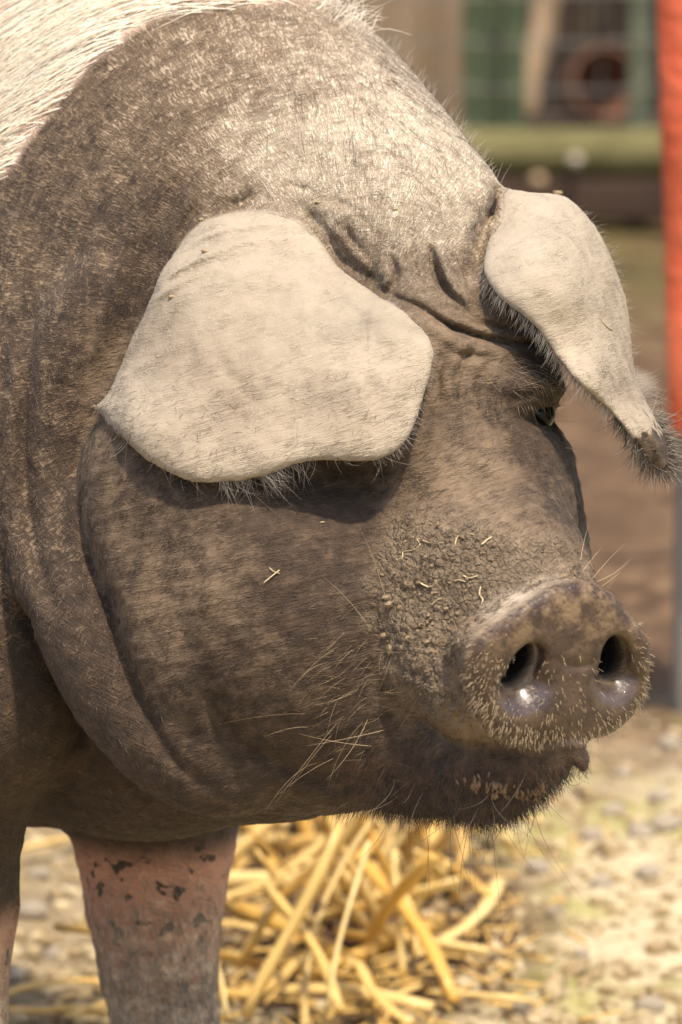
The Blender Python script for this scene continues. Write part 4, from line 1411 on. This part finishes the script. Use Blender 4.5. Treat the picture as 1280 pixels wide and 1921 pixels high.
gx = grow_axis(-160, -0.9, 1.3, 160, 0.016, 12)
gy = grow_axis(-60, 0.5, 3.2, 260, 0.016, 12)
GX, GY = np.meshgrid(gx, gy, indexing='ij')
gp = np.stack([GX.ravel(), GY.ravel(), np.zeros(GX.size)], 1)
near_g = np.exp(-(np.maximum(np.abs(gp[:, 0]) - 3, 0) / 6) ** 2) * np.exp(-(np.maximum(gp[:, 1] - 6, 0) / 6) ** 2)
def ground_h(p):
    p = np.atleast_2d(p)
    return 0.022 * fbm(p, 0.55, 3, 61) + 0.012 * fbm(p, 0.11, 3, 64) + 0.004 * vnoise(p, 0.03, 67)
gz_ = ground_h(gp) * near_g
gp[:, 2] = gz_ - 0.012
nx, ny = len(gx), len(gy)
ii, jj = np.meshgrid(np.arange(nx - 1), np.arange(ny - 1), indexing='ij')
q0 = (ii * ny + jj).ravel()
gf = np.stack([q0, q0 + ny, q0 + ny + 1, q0 + 1], 1)
ground = mesh_obj('ground', gp, gf)
tag(ground, 'bare trampled pen ground of dry earth, mud and thin moss', kind='structure')
G = NT('ground_earth', 0.9, 0.2)
ob = G.obj()
gsep = G.sep(ob)
n1 = G.noise(ob, 1.6, 5, .6)
n2 = G.noise(ob, 7.0, 6, .65)
n3 = G.noise(ob, 34.0, 5, .7)
n4 = G.noise(ob, 130.0, 3, .7)
far_m = G.ramp(G.math('ADD', gsep[1], G.math('MULTIPLY', G.math('SUBTRACT', n2, .5), 1.6)), 1.75, 2.35)
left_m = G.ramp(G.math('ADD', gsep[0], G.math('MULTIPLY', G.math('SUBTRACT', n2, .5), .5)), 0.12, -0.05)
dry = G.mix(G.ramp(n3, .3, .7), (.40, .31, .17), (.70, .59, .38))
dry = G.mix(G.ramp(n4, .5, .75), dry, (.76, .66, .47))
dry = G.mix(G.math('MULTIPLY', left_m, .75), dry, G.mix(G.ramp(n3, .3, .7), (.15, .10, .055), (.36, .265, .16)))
mossc = G.mix(n3, (.24, .23, .05), (.48, .43, .15))
moss = G.math('MULTIPLY', G.ramp(G.noise(ob, 5.0, 5, .65, .4), .44, .58), .85)
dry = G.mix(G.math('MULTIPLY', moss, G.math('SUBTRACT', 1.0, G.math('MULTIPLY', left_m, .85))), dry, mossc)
dry = G.mix(G.ramp(G.noise(ob, 11.0, 4, .6, .8), .60, .70), dry, (.12, .085, .05))
mudd = G.mix(G.ramp(n2, .3, .75), (.075, .040, .020), (.20, .125, .070))
mudd = G.mix(G.ramp(G.noise(ob, 13.0, 4, .6), .55, .68), mudd, (.26, .165, .09))
mudd = G.mix(G.ramp(n3, .60, .75), mudd, (.36, .26, .15))
mudd = G.mix(G.ramp(G.noise(ob, 4.0, 3, .6, .6), .56, .64), mudd, (.055, .032, .02))
vfar = G.ramp(gsep[1], 5.4, 6.6)
mudd = G.mix(G.math('MULTIPLY', vfar, G.ramp(n2, .42, .56)), mudd, (.13, .11, .035))
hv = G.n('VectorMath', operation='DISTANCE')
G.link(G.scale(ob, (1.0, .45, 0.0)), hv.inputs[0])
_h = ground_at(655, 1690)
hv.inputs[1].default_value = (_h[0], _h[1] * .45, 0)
heap_shade = G.ramp(G.math('ADD', hv.outputs['Value'], G.math('MULTIPLY', G.math('SUBTRACT', n2, .5), .12)),   .23, .17)
dry = G.mix(heap_shade, dry, G.mix(n3, (.05, .028, .015), (.17, .095, .045)))  # soil under the straw darkened to paint its shade
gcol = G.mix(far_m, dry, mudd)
gn = G.bump(G.math('ADD', n3, G.math('MULTIPLY', n4, .5)), 1.0, 0.012)
G.done(gcol, gn)
ground.data.materials.append(G.m)

# ------------------------------------------------------------------ straw heap
def straw_mat(name, a, b):
    m = NT(name, 0.42, 0.5)
    v = m.obj()
    oi = m.n('ObjectInfo')
    n = m.noise(v, 18, 3, .6)
    c = m.mix(oi.outputs['Random'], a, b)
    return m.done(m.mix(m.math('MULTIPLY', n, .35), c, (.30, .17, .05)))
STRAW = straw_mat('straw', (.68, .39, .07), (.84, .64, .27))
straw_meshes = []
for k in range(10):
    bm = bmesh.new()
    Ls = [.10, .14, .18, .22, .26, .30, .12, .20, .16, .24][k]
    bendy = random.uniform(-.09, .09) if k % 3 else random.uniform(.22, .4) * random.choice((-1, 1))
    kink = random.uniform(.3, .7)
    pts = []
    for i in range(9):
        t = i / 8
        off = Ls * bendy * (t * (1 - t)) * 1.6 + (Ls * .12 * max(0, t - kink) * random.choice((-1, 1)) if k % 2 else 0)
        pts.append(((t - .5) * Ls, off, Ls * .05 * math.sin(t * 3.1 + k)))
    rr = .0044 + .0016 * (k % 3)
    tube(bm, pts, [rr * (1 + .25 * (abs(i - 4) == 2)) for i in range(9)], 6, .35 if k % 4 == 1 else .6)
    me = bpy.data.meshes.new('straw_stalk')
    bm.to_mesh(me)
    bm.free()
    me.polygons.foreach_set('use_smooth', np.full(len(me.polygons), True))
    me.materials.append(STRAW)
    straw_meshes.append(me)
heap = closed_spline([(410, 1540), (520, 1470), (760, 1465), (900, 1480), (915, 1580), (890, 1690), (850, 1780), (760, 1880), (700, 1960), (400, 1960), (385, 1800), (395, 1650)], 4)
def straw(p, yaw_, tilt, roll, k, label, group, name='straw_stalk', sc=1.0):
    o = bpy.data.objects.new(name, straw_meshes[k])
    COL.objects.link(o)
    o.location = p
    o.rotation_euler = (roll, tilt, yaw_)
    o.scale = (sc, sc, sc)
    return tag(o, label, 'straw', group)
HEAP_LABELS = ['very short kinked golden straw stalk in the heap', 'short flattened golden straw stalk in the heap', 'medium thick straight golden straw stalk in the heap', 'strongly curved golden straw stalk in the heap',
    'long thick gently curved golden straw stalk in the heap', 'longest kinked golden straw stalk in the heap', 'short strongly curved golden straw stalk in the heap', 'medium long kinked straw stalk in the heap',
    'medium plump straight straw stalk in the heap', 'long strongly bowed straw stalk in the heap']
cnt = 0
srng = random.Random(5)
while cnt < 95:
    u, v = srng.uniform(380, 970), srng.uniform(1465, 1960)
    dpt = poly_dist(np.array([u]), np.array([v]), heap)[0]
    if dpt > 0:
        continue
    g = ground_at(u, v)
    kk = srng.randrange(10)
    sc_ = srng.uniform(.8, 1.3)
    ll = [.10, .14, .18, .22, .26, .30, .12, .20, .16, .24][kk] * sc_
    steep = srng.random() < .62
    tl = srng.uniform(.35, 1.15) * srng.choice((-1, 1)) if steep else srng.uniform(-.2, .2)
    hz = .5 * ll * abs(math.sin(tl)) * srng.uniform(.75, .95) + srng.uniform(.004, .04)
    yw = srng.uniform(0, math.pi) if u < 780 else srng.uniform(.7, 2.4)
    straw((g[0], g[1], float(ground_h(g)[0]) + hz), yw, tl, srng.uniform(0, 6.28), kk, HEAP_LABELS[kk], 'straw stalks in the heap', sc=sc_)
    cnt += 1
STRAY_LABEL = 'stray straw stalk lying on the bare earth'
for u, v, yaw_, k in [(735, 1880, .95, 0), (60, 1880, .3, 1), (150, 1895, -.5, 6), (190, 1870, .9, 0), (120, 1850, .1, 6), (100, 1560, .7, 0), (900, 1890, -.3, 0)]:
    g = ground_at(u, v)
    straw((g[0], g[1], float(ground_h(g)[0]) + .004), yaw_, 0, 0, k, STRAY_LABEL, 'stray straw on the earth')
bm = bmesh.new()
g = [ground_at(u, v) for u, v in spline([(730, 1830), (800, 1810), (870, 1770), (915, 1735), (938, 1695)], 4)]
tube(bm, [(q[0], q[1], float(ground_h(q)[0]) + .012 + .02 * i / len(g)) for i, q in enumerate(g)], [.0075] * len(g), 7, .5)
tag(bm_obj('straw_stalk', bm, STRAW), 'long pale curved straw stalk along the edge of the heap', 'straw')
# finest chaff between the stalks
bm = bmesh.new()
for i in range(380):
    u, v = srng.gauss(660, 170), srng.gauss(1740, 150)
    if v < 1440 or v > 2000 or u < 330:
        continue
    g = ground_at(u, v)
    a = srng.uniform(0, 3.14)
    l = srng.uniform(.01, .03)
    z = float(ground_h(g)[0]) + srng.uniform(.0, .02)
    dx, dy = math.cos(a) * l, math.sin(a) * l
    tube(bm, [(g[0] - dx, g[1] - dy, z), (g[0] + dx, g[1] + dy, z + srng.uniform(-.004, .012))], [.0018, .0014], 4)
tag(bm_obj('straw_chaff', bm, STRAW), 'short broken straw and chaff under the heap', kind='stuff')

# ------------------------------------------------------------------ clods and stones
CLOD = simple('dung', (.055, .030, .018), (.16, .095, .06), 40, .9, .006)
PALE = simple('pale_stone', (.36, .29, .21), (.55, .47, .37), 30, .85, .003)
for i, (u, v, r, lab) in enumerate([(655, 1800, .034, 'dark brown dung clod half buried in the straw heap'), (612, 1760, .03, 'small dark dung clod beside the straw heap\'s largest clod'), (700, 1760, .028, 'dark dung clod between straw and the long curved stalk')]):
    bm = bmesh.new()
    for q in range(7):
        a_ = q * 2.4 + i
        lump(bm, r * (.5 + .25 * math.sin(q * 3.1)), (1.2, 1, .8), .9, 3, i * 9 + q, (r * .8 * math.cos(a_), r * .7 * math.sin(a_), r * .15 * math.sin(q)))
    g = ground_at(u, v)
    tag(bm_obj('dung_clod', bm, CLOD, loc=(g[0], g[1], float(ground_h(g)[0]) + r * .55)), lab, 'clod', 'dung clods in the straw')
stone_meshes = []
for k in range(6):
    bm = bmesh.new()
    lump(bm, 1.0, (1.15, 1, .7), .45, 2, 20 + k)
    me = bpy.data.meshes.new('stone')
    bm.to_mesh(me)
    bm.free()
    me.polygons.foreach_set('use_smooth', np.full(len(me.polygons), True))
    me.materials.append(PALE)
    stone_meshes.append(me)
for i, (u, v, r) in enumerate([(1190, 722, .03), (1010, 1605, .012), (1130, 1650, .011), (1200, 1560, .016), (1250, 1545, .016), (1215, 1625, .012), (1110, 1560, .012), (1150, 1500, .012),
        (1240, 1480, .014), (1040, 1690, .009), (980, 1870, .009), (1220, 1870, .012), (1090, 1770, .008), (60, 1690, .014), (100, 1760, .010), (75, 1620, .011), (110, 1580, .010), (30, 1800, .012), (1170, 1440, .010), (1260, 1400, .012)]):
    g = ground_at(u, v)
    o = bpy.data.objects.new('stone', stone_meshes[i % 6])
    COL.objects.link(o)
    o.scale = (r, r, r)
    o.rotation_euler = (0, 0, i * 1.7)
    o.location = (g[0], g[1], float(ground_h(g)[0]) * (1 if v > 900 else .3) + r * .3 - .012)
    tag(o, 'small pale stone or dry clod lying on the pen ground', 'stone', 'pale stones on the ground')
# crumbs of earth, beyond counting
cr = np.random.default_rng(3)
ico = bmesh.new()
bmesh.ops.create_icosphere(ico, subdivisions=1, radius=1)
iv = np.array([v.co for v in ico.verts])
itri = np.array([[v.index for v in f.verts] for f in ico.faces])
ico.free()
N = 2200
cu_, cv_ = cr.uniform(-60, 1340, N), 1330 + 640 * cr.random(N) ** 0.8
gg = np.array([ground_at(a, b) for a, b in zip(cu_, cv_)])
gg[:, 2] = ground_h(gg) - .012
rr = cr.lognormal(-5.45, .45, N).clip(.0015, .012)
vv_ = (iv[None] * (1 + .35 * cr.normal(size=(N, len(iv), 1)))) * (rr[:, None, None] * np.array([1.1, 1, .8]))
vv_ = vv_ + gg[:, None, :] + np.array([0, 0, 1]) * (rr * .3)[:, None, None]
ff = itri[None] + (np.arange(N) * len(iv))[:, None, None]
crumbs = mesh_obj('earth_crumbs', vv_.reshape(-1, 3), ff.reshape(-1, 3))
tag(crumbs, 'crumbs of dry earth and gravel strewn over the ground', kind='stuff')
E = NT('crumb', .9, .2)
ca = np.repeat(cr.random(N), len(iv))
add_attr(crumbs, 'rnd', 'FLOAT', ca)
ra_ = E.attr('rnd', 'Fac')
E.done(E.mix(E.ramp(ra_, .45, .95), (.34, .25, .135), (.56, .455, .28)))
crumbs.data.materials.append(E.m)

# ------------------------------------------------------------------ red board on a grey post
YP = 2.2
RED = NT('red_paint', .55, .4)
v = RED.obj()
n = RED.noise(v, 9, 5, .6)
nf = RED.noise(v, 60, 4, .6)
RED.done(RED.mix(RED.ramp(n, .35, .75), (.60, .105, .042), (.74, .20, .10)), RED.bump(RED.math('ADD', n, RED.math('MULTIPLY', nf, .15)), .9, .02))
def strip(left, right_w, y, th, n, wob, seed):
    """upright board whose left edge runs through the given pixels"""
    pts = spline([at_y(u, v, y) for u, v in left], n)
    bm = bmesh.new()
    rows = []
    nxs = 8
    for i, p in enumerate(pts):
        row = []
        for side in (0, 1):
            for k in range(nxs + 1):
                x = p[0] + right_w * k / nxs
                yy = y + (th if side else 0) + wob * vnoise(np.array([[x * 9, p[2] * 7, side + seed]]), 1.0, seed)[0] - (0.012 if (k in (0, nxs)) ^ bool(side) else 0) * (-1 if side else 1) * -1 * .5
                row.append(bm.verts.new((x, yy, p[2])))
        rows.append(row)
    m_ = nxs + 1
    for r0_, r1_ in zip(rows[:-1], rows[1:]):
        for k in range(nxs):
            bm.faces.new((r0_[k], r0_[k + 1], r1_[k + 1], r1_[k]))
            bm.faces.new((r0_[m_ + k + 1], r0_[m_ + k], r1_[m_ + k], r1_[m_ + k + 1]))
        bm.faces.new((r0_[m_], r0_[0], r1_[0], r1_[m_]))
        bm.faces.new((r0_[nxs], r0_[m_ + nxs], r1_[m_ + nxs], r1_[nxs]))
    for r_e in (rows[0], rows[-1]):
        for k in range(nxs):
            bm.faces.new((r_e[k], r_e[k + 1], r_e[m_ + k + 1], r_e[m_ + k]))
    bmesh.ops.recalc_face_normals(bm, faces=bm.faces)
    return bm
bm = strip([(1226, -260), (1235, 0), (1240, 130), (1243, 180), (1242, 215), (1246, 320), (1250, 450), (1254, 650), (1258, 790), (1262, 815)], .22, YP, .03, 6, .008, 5)
tag(bm_obj('red_board', bm, RED.m), 'upright board with thick uneven red paint on grey post', 'board')
GREY = simple('weathered_grey_wood', (.20, .175, .15), (.36, .33, .29), 6, .85, .004, stretch=(6, 6, .6))
bm = bmesh.new()
b0 = at_y(1268, 1310, YP + .06)
box(bm, (b0[0] + .075, YP + .06 + .05, .85), (.15, .05, 1.74), .008)
tag(bm_obj('grey_post', bm, GREY), 'weathered grey wooden post standing behind the red board', 'post')

# ------------------------------------------------------------------ fence, log and beam far behind
YF = 7.4
def zf(v, y=YF):
    return at_y(900, v, y)[2]
def xf(u, y=YF):
    return at_y(u, 300, y)[0]
BEAM = simple('dark_beam', (.030, .017, .011), (.085, .050, .032), 5, .85, .006, stretch=(1, 6, 6))
MOSSY = simple('mossy_log', (.085, .075, .025), (.20, .175, .075), 7, .9, .008, stretch=(1, 3, 3))
GREEN = simple('green_paint', (.080, .105, .050), (.125, .150, .080), 3, .55, .002)
OLIVE = simple('olive_paint', (.15, .17, .10), (.22, .23, .15), 3, .6, .002)
WIRE = simple('wire', (.13, .12, .10), (.22, .20, .17), 20, .5)
bm = bmesh.new()
box(bm, (1.0, YF + .02, zf(372) + .0), (5.0, .14, zf(333) - zf(415)), .012)
o = tag(bm_obj('sleeper_beam', bm, BEAM), 'dark brown sleeper beam on the ground under the mossy log', 'beam', kind='thing')
bm = bmesh.new()
zl = (zf(332) + zf(248)) / 2
rl = (zf(240) - zf(335)) / 2
tube(bm, [(-1.5 + .25 * i, YF + .01 + .012 * math.sin(i * 1.3), zl + .005 * math.sin(i * .9)) for i in range(21)], [rl * (1 + .05 * math.sin(i * 2.1)) for i in range(21)], 14)
tag(bm_obj('mossy_log', bm, MOSSY), 'olive mossy log lying along the foot of the fence', 'log')
fence = bpy.data.objects.new('wire_fence', None)
COL.objects.link(fence)
fence.location = (xf(930), YF, 0)
tag(fence, 'wire mesh fence with green painted posts above the mossy log', 'fence')
ztop = 1.35
def fpart(name, bm, mat):
    o = bm_obj(name, bm, mat, fence)
    o.matrix_parent_inverse = Matrix.Translation((-fence.location[0], -fence.location[1], 0))
    return o
for u0, u1, mat in ((868, 908, GREEN), (944, 990, GREEN), (1186, 1226, OLIVE), (420, 465, GREEN), (1500, 1545, GREEN)):
    bm = bmesh.new()
    x0, x1 = xf(u0), xf(u1)
    box(bm, ((x0 + x1) / 2, YF + .13, ztop / 2), (x1 - x0, .04, ztop), .005)
    fpart('post', bm, mat)
bm = bmesh.new()
x0, x1 = xf(908), xf(944)
box(bm, ((x0 + x1) / 2, YF + .135, ztop / 2), (x1 - x0 - .002, .012, ztop - .02), .001)
fpart('post_web', bm, GREEN)
for k in range(11):
    z = zf(262) + .108 * k
    bm = bmesh.new()
    tube(bm, [(-1.4 + .2 * i, YF + .095 + .004 * math.sin(i + k), z + .004 * math.sin(i * 1.7 + k)) for i in range(24)], [.0034] * 24, 5)
    fpart('wire', bm, WIRE)
for k in range(30):
    x = xf(742) + .118 * (k - 8)
    bm = bmesh.new()
    tube(bm, [(x + .003 * math.sin(i * 2 + k), YF + .085, zf(300) + (ztop - zf(300)) * i / 6) for i in range(7)], [.003] * 7, 5)
    fpart('wire', bm, WIRE)
for u, v, r, m_, lab in ((1080, 300, .017, PALE, 'added whitish stone in place of a glint on the mossy log'), (1010, 338, .018, None, 'small tan stone lodged between mossy log and sleeper beam')):  # the whitish stone is added to stand in for a bright glint
    bm = bmesh.new()
    lump(bm, r, (1, 1, .9), .2, 2, 3)
    p = at_y(u, v, YF - .08)
    tag(bm_obj('stone', bm, m_ or simple('tan_stone', (.36, .24, .13), (.5, .36, .22), 20), loc=tuple(p)), lab, 'stone')

# ------------------------------------------------------------------ shed wall behind the fence
YW = 9.6
wall = bpy.data.objects.new('shed_wall', None)
COL.objects.link(wall)
wall.location = (0, YW, 0)
tag(wall, 'shed wall of tan and dark upright planks behind the fence', 'wall', kind='thing')
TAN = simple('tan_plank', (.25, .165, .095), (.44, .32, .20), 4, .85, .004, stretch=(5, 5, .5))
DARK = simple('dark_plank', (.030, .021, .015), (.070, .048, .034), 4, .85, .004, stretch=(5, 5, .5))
xw = -2.6
k = 0
while xw < 4.0:
    wd = .145 + .03 * ((k * 7) % 5) / 5
    u_mid = wpix(np.array([[xw + wd / 2, YW, .9]]))[0][0]
    bm = bmesh.new()
    box(bm, (xw + wd / 2, (k % 2) * .008, 1.2), (wd - .006, .025, 2.5 - .06 * ((k * 3) % 4)), .003)
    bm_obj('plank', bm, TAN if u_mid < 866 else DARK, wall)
    xw += wd
    k += 1
bm = bmesh.new()
p0, p1 = at_y(1005, 104, 8.5), at_y(1062, -160, 8.6)
tube(bm, [tuple(p0 + (p1 - p0) * i / 6 + np.array([.006 * math.sin(i * 2), 0, 0])) for i in range(-3, 7)], [.034] * 10, 10)
tag(bm_obj('leaning_pole', bm, TAN), 'pale tan pole leaning behind the wire fence', 'pole')
# crate with a clay pot on it
CRATE = DARK
cp = at_y(1090, 232, 8.3)
crate = bpy.data.objects.new('crate', None)
COL.objects.link(crate)
crate.location = (cp[0], 8.3 + .18, 0)
tag(crate, 'dark wooden slatted crate standing behind the fence', 'crate')
for k in range(3):
    for sy in (-1, 1):
        bm = bmesh.new()
        box(bm, (0, sy * .17, .03 + k * (cp[2] - .03) / 3 + .018), (.44, .016, (cp[2] - .03) / 3 - .008), .002)
        bm_obj('slat', bm, CRATE, crate)
for sx in (-1, 1):
    bm = bmesh.new()
    box(bm, (sx * .212, 0, cp[2] / 2 - .004), (.016, .32, cp[2] - .012), .002)
    bm_obj('side_panel', bm, CRATE, crate)
bm = bmesh.new()
box(bm, (0, 0, cp[2] - .009), (.45, .38, .014), .002)
bm_obj('lid', bm, CRATE, crate)
CLAY = simple('fired_clay', (.12, .055, .035), (.22, .11, .065), 9, .7, .003)
pot = bmesh.new()
prof = [(.0, .0), (.055, .0), (.066, .03), (.078, .09), (.088, .135), (.094, .137), (.094, .155), (.084, .155), (.074, .10), (.055, .02), (.0, .015)]
seg = 24
rings = []
for r, z in prof:
    rings.append([pot.verts.new((r * math.cos(6.2832 * k / seg), r * math.sin(6.2832 * k / seg), z)) for k in range(seg)] if r > 0 else [pot.verts.new((0, 0, z))])
for a, b in zip(rings[:-1], rings[1:]):
    for k in range(seg):
        k2 = (k + 1) % seg
        if len(a) == 1:
            pot.faces.new((a[0], b[k2], b[k]))
        elif len(b) == 1:
            pot.faces.new((a[k], a[k2], b[0]))
        else:
            pot.faces.new((a[k], a[k2], b[k2], b[k]))
bmesh.ops.recalc_face_normals(pot, faces=pot.faces)
o = bm_obj('clay_pot', pot, CLAY, loc=(cp[0] + .01, 8.3 + .17, cp[2] + .078))
o.rotation_euler = (math.radians(82), 0, math.radians(20))
tag(o, 'reddish brown clay pot tipped on its side on the crate', 'pot')
print('all', round(time.time() - T0, 1))
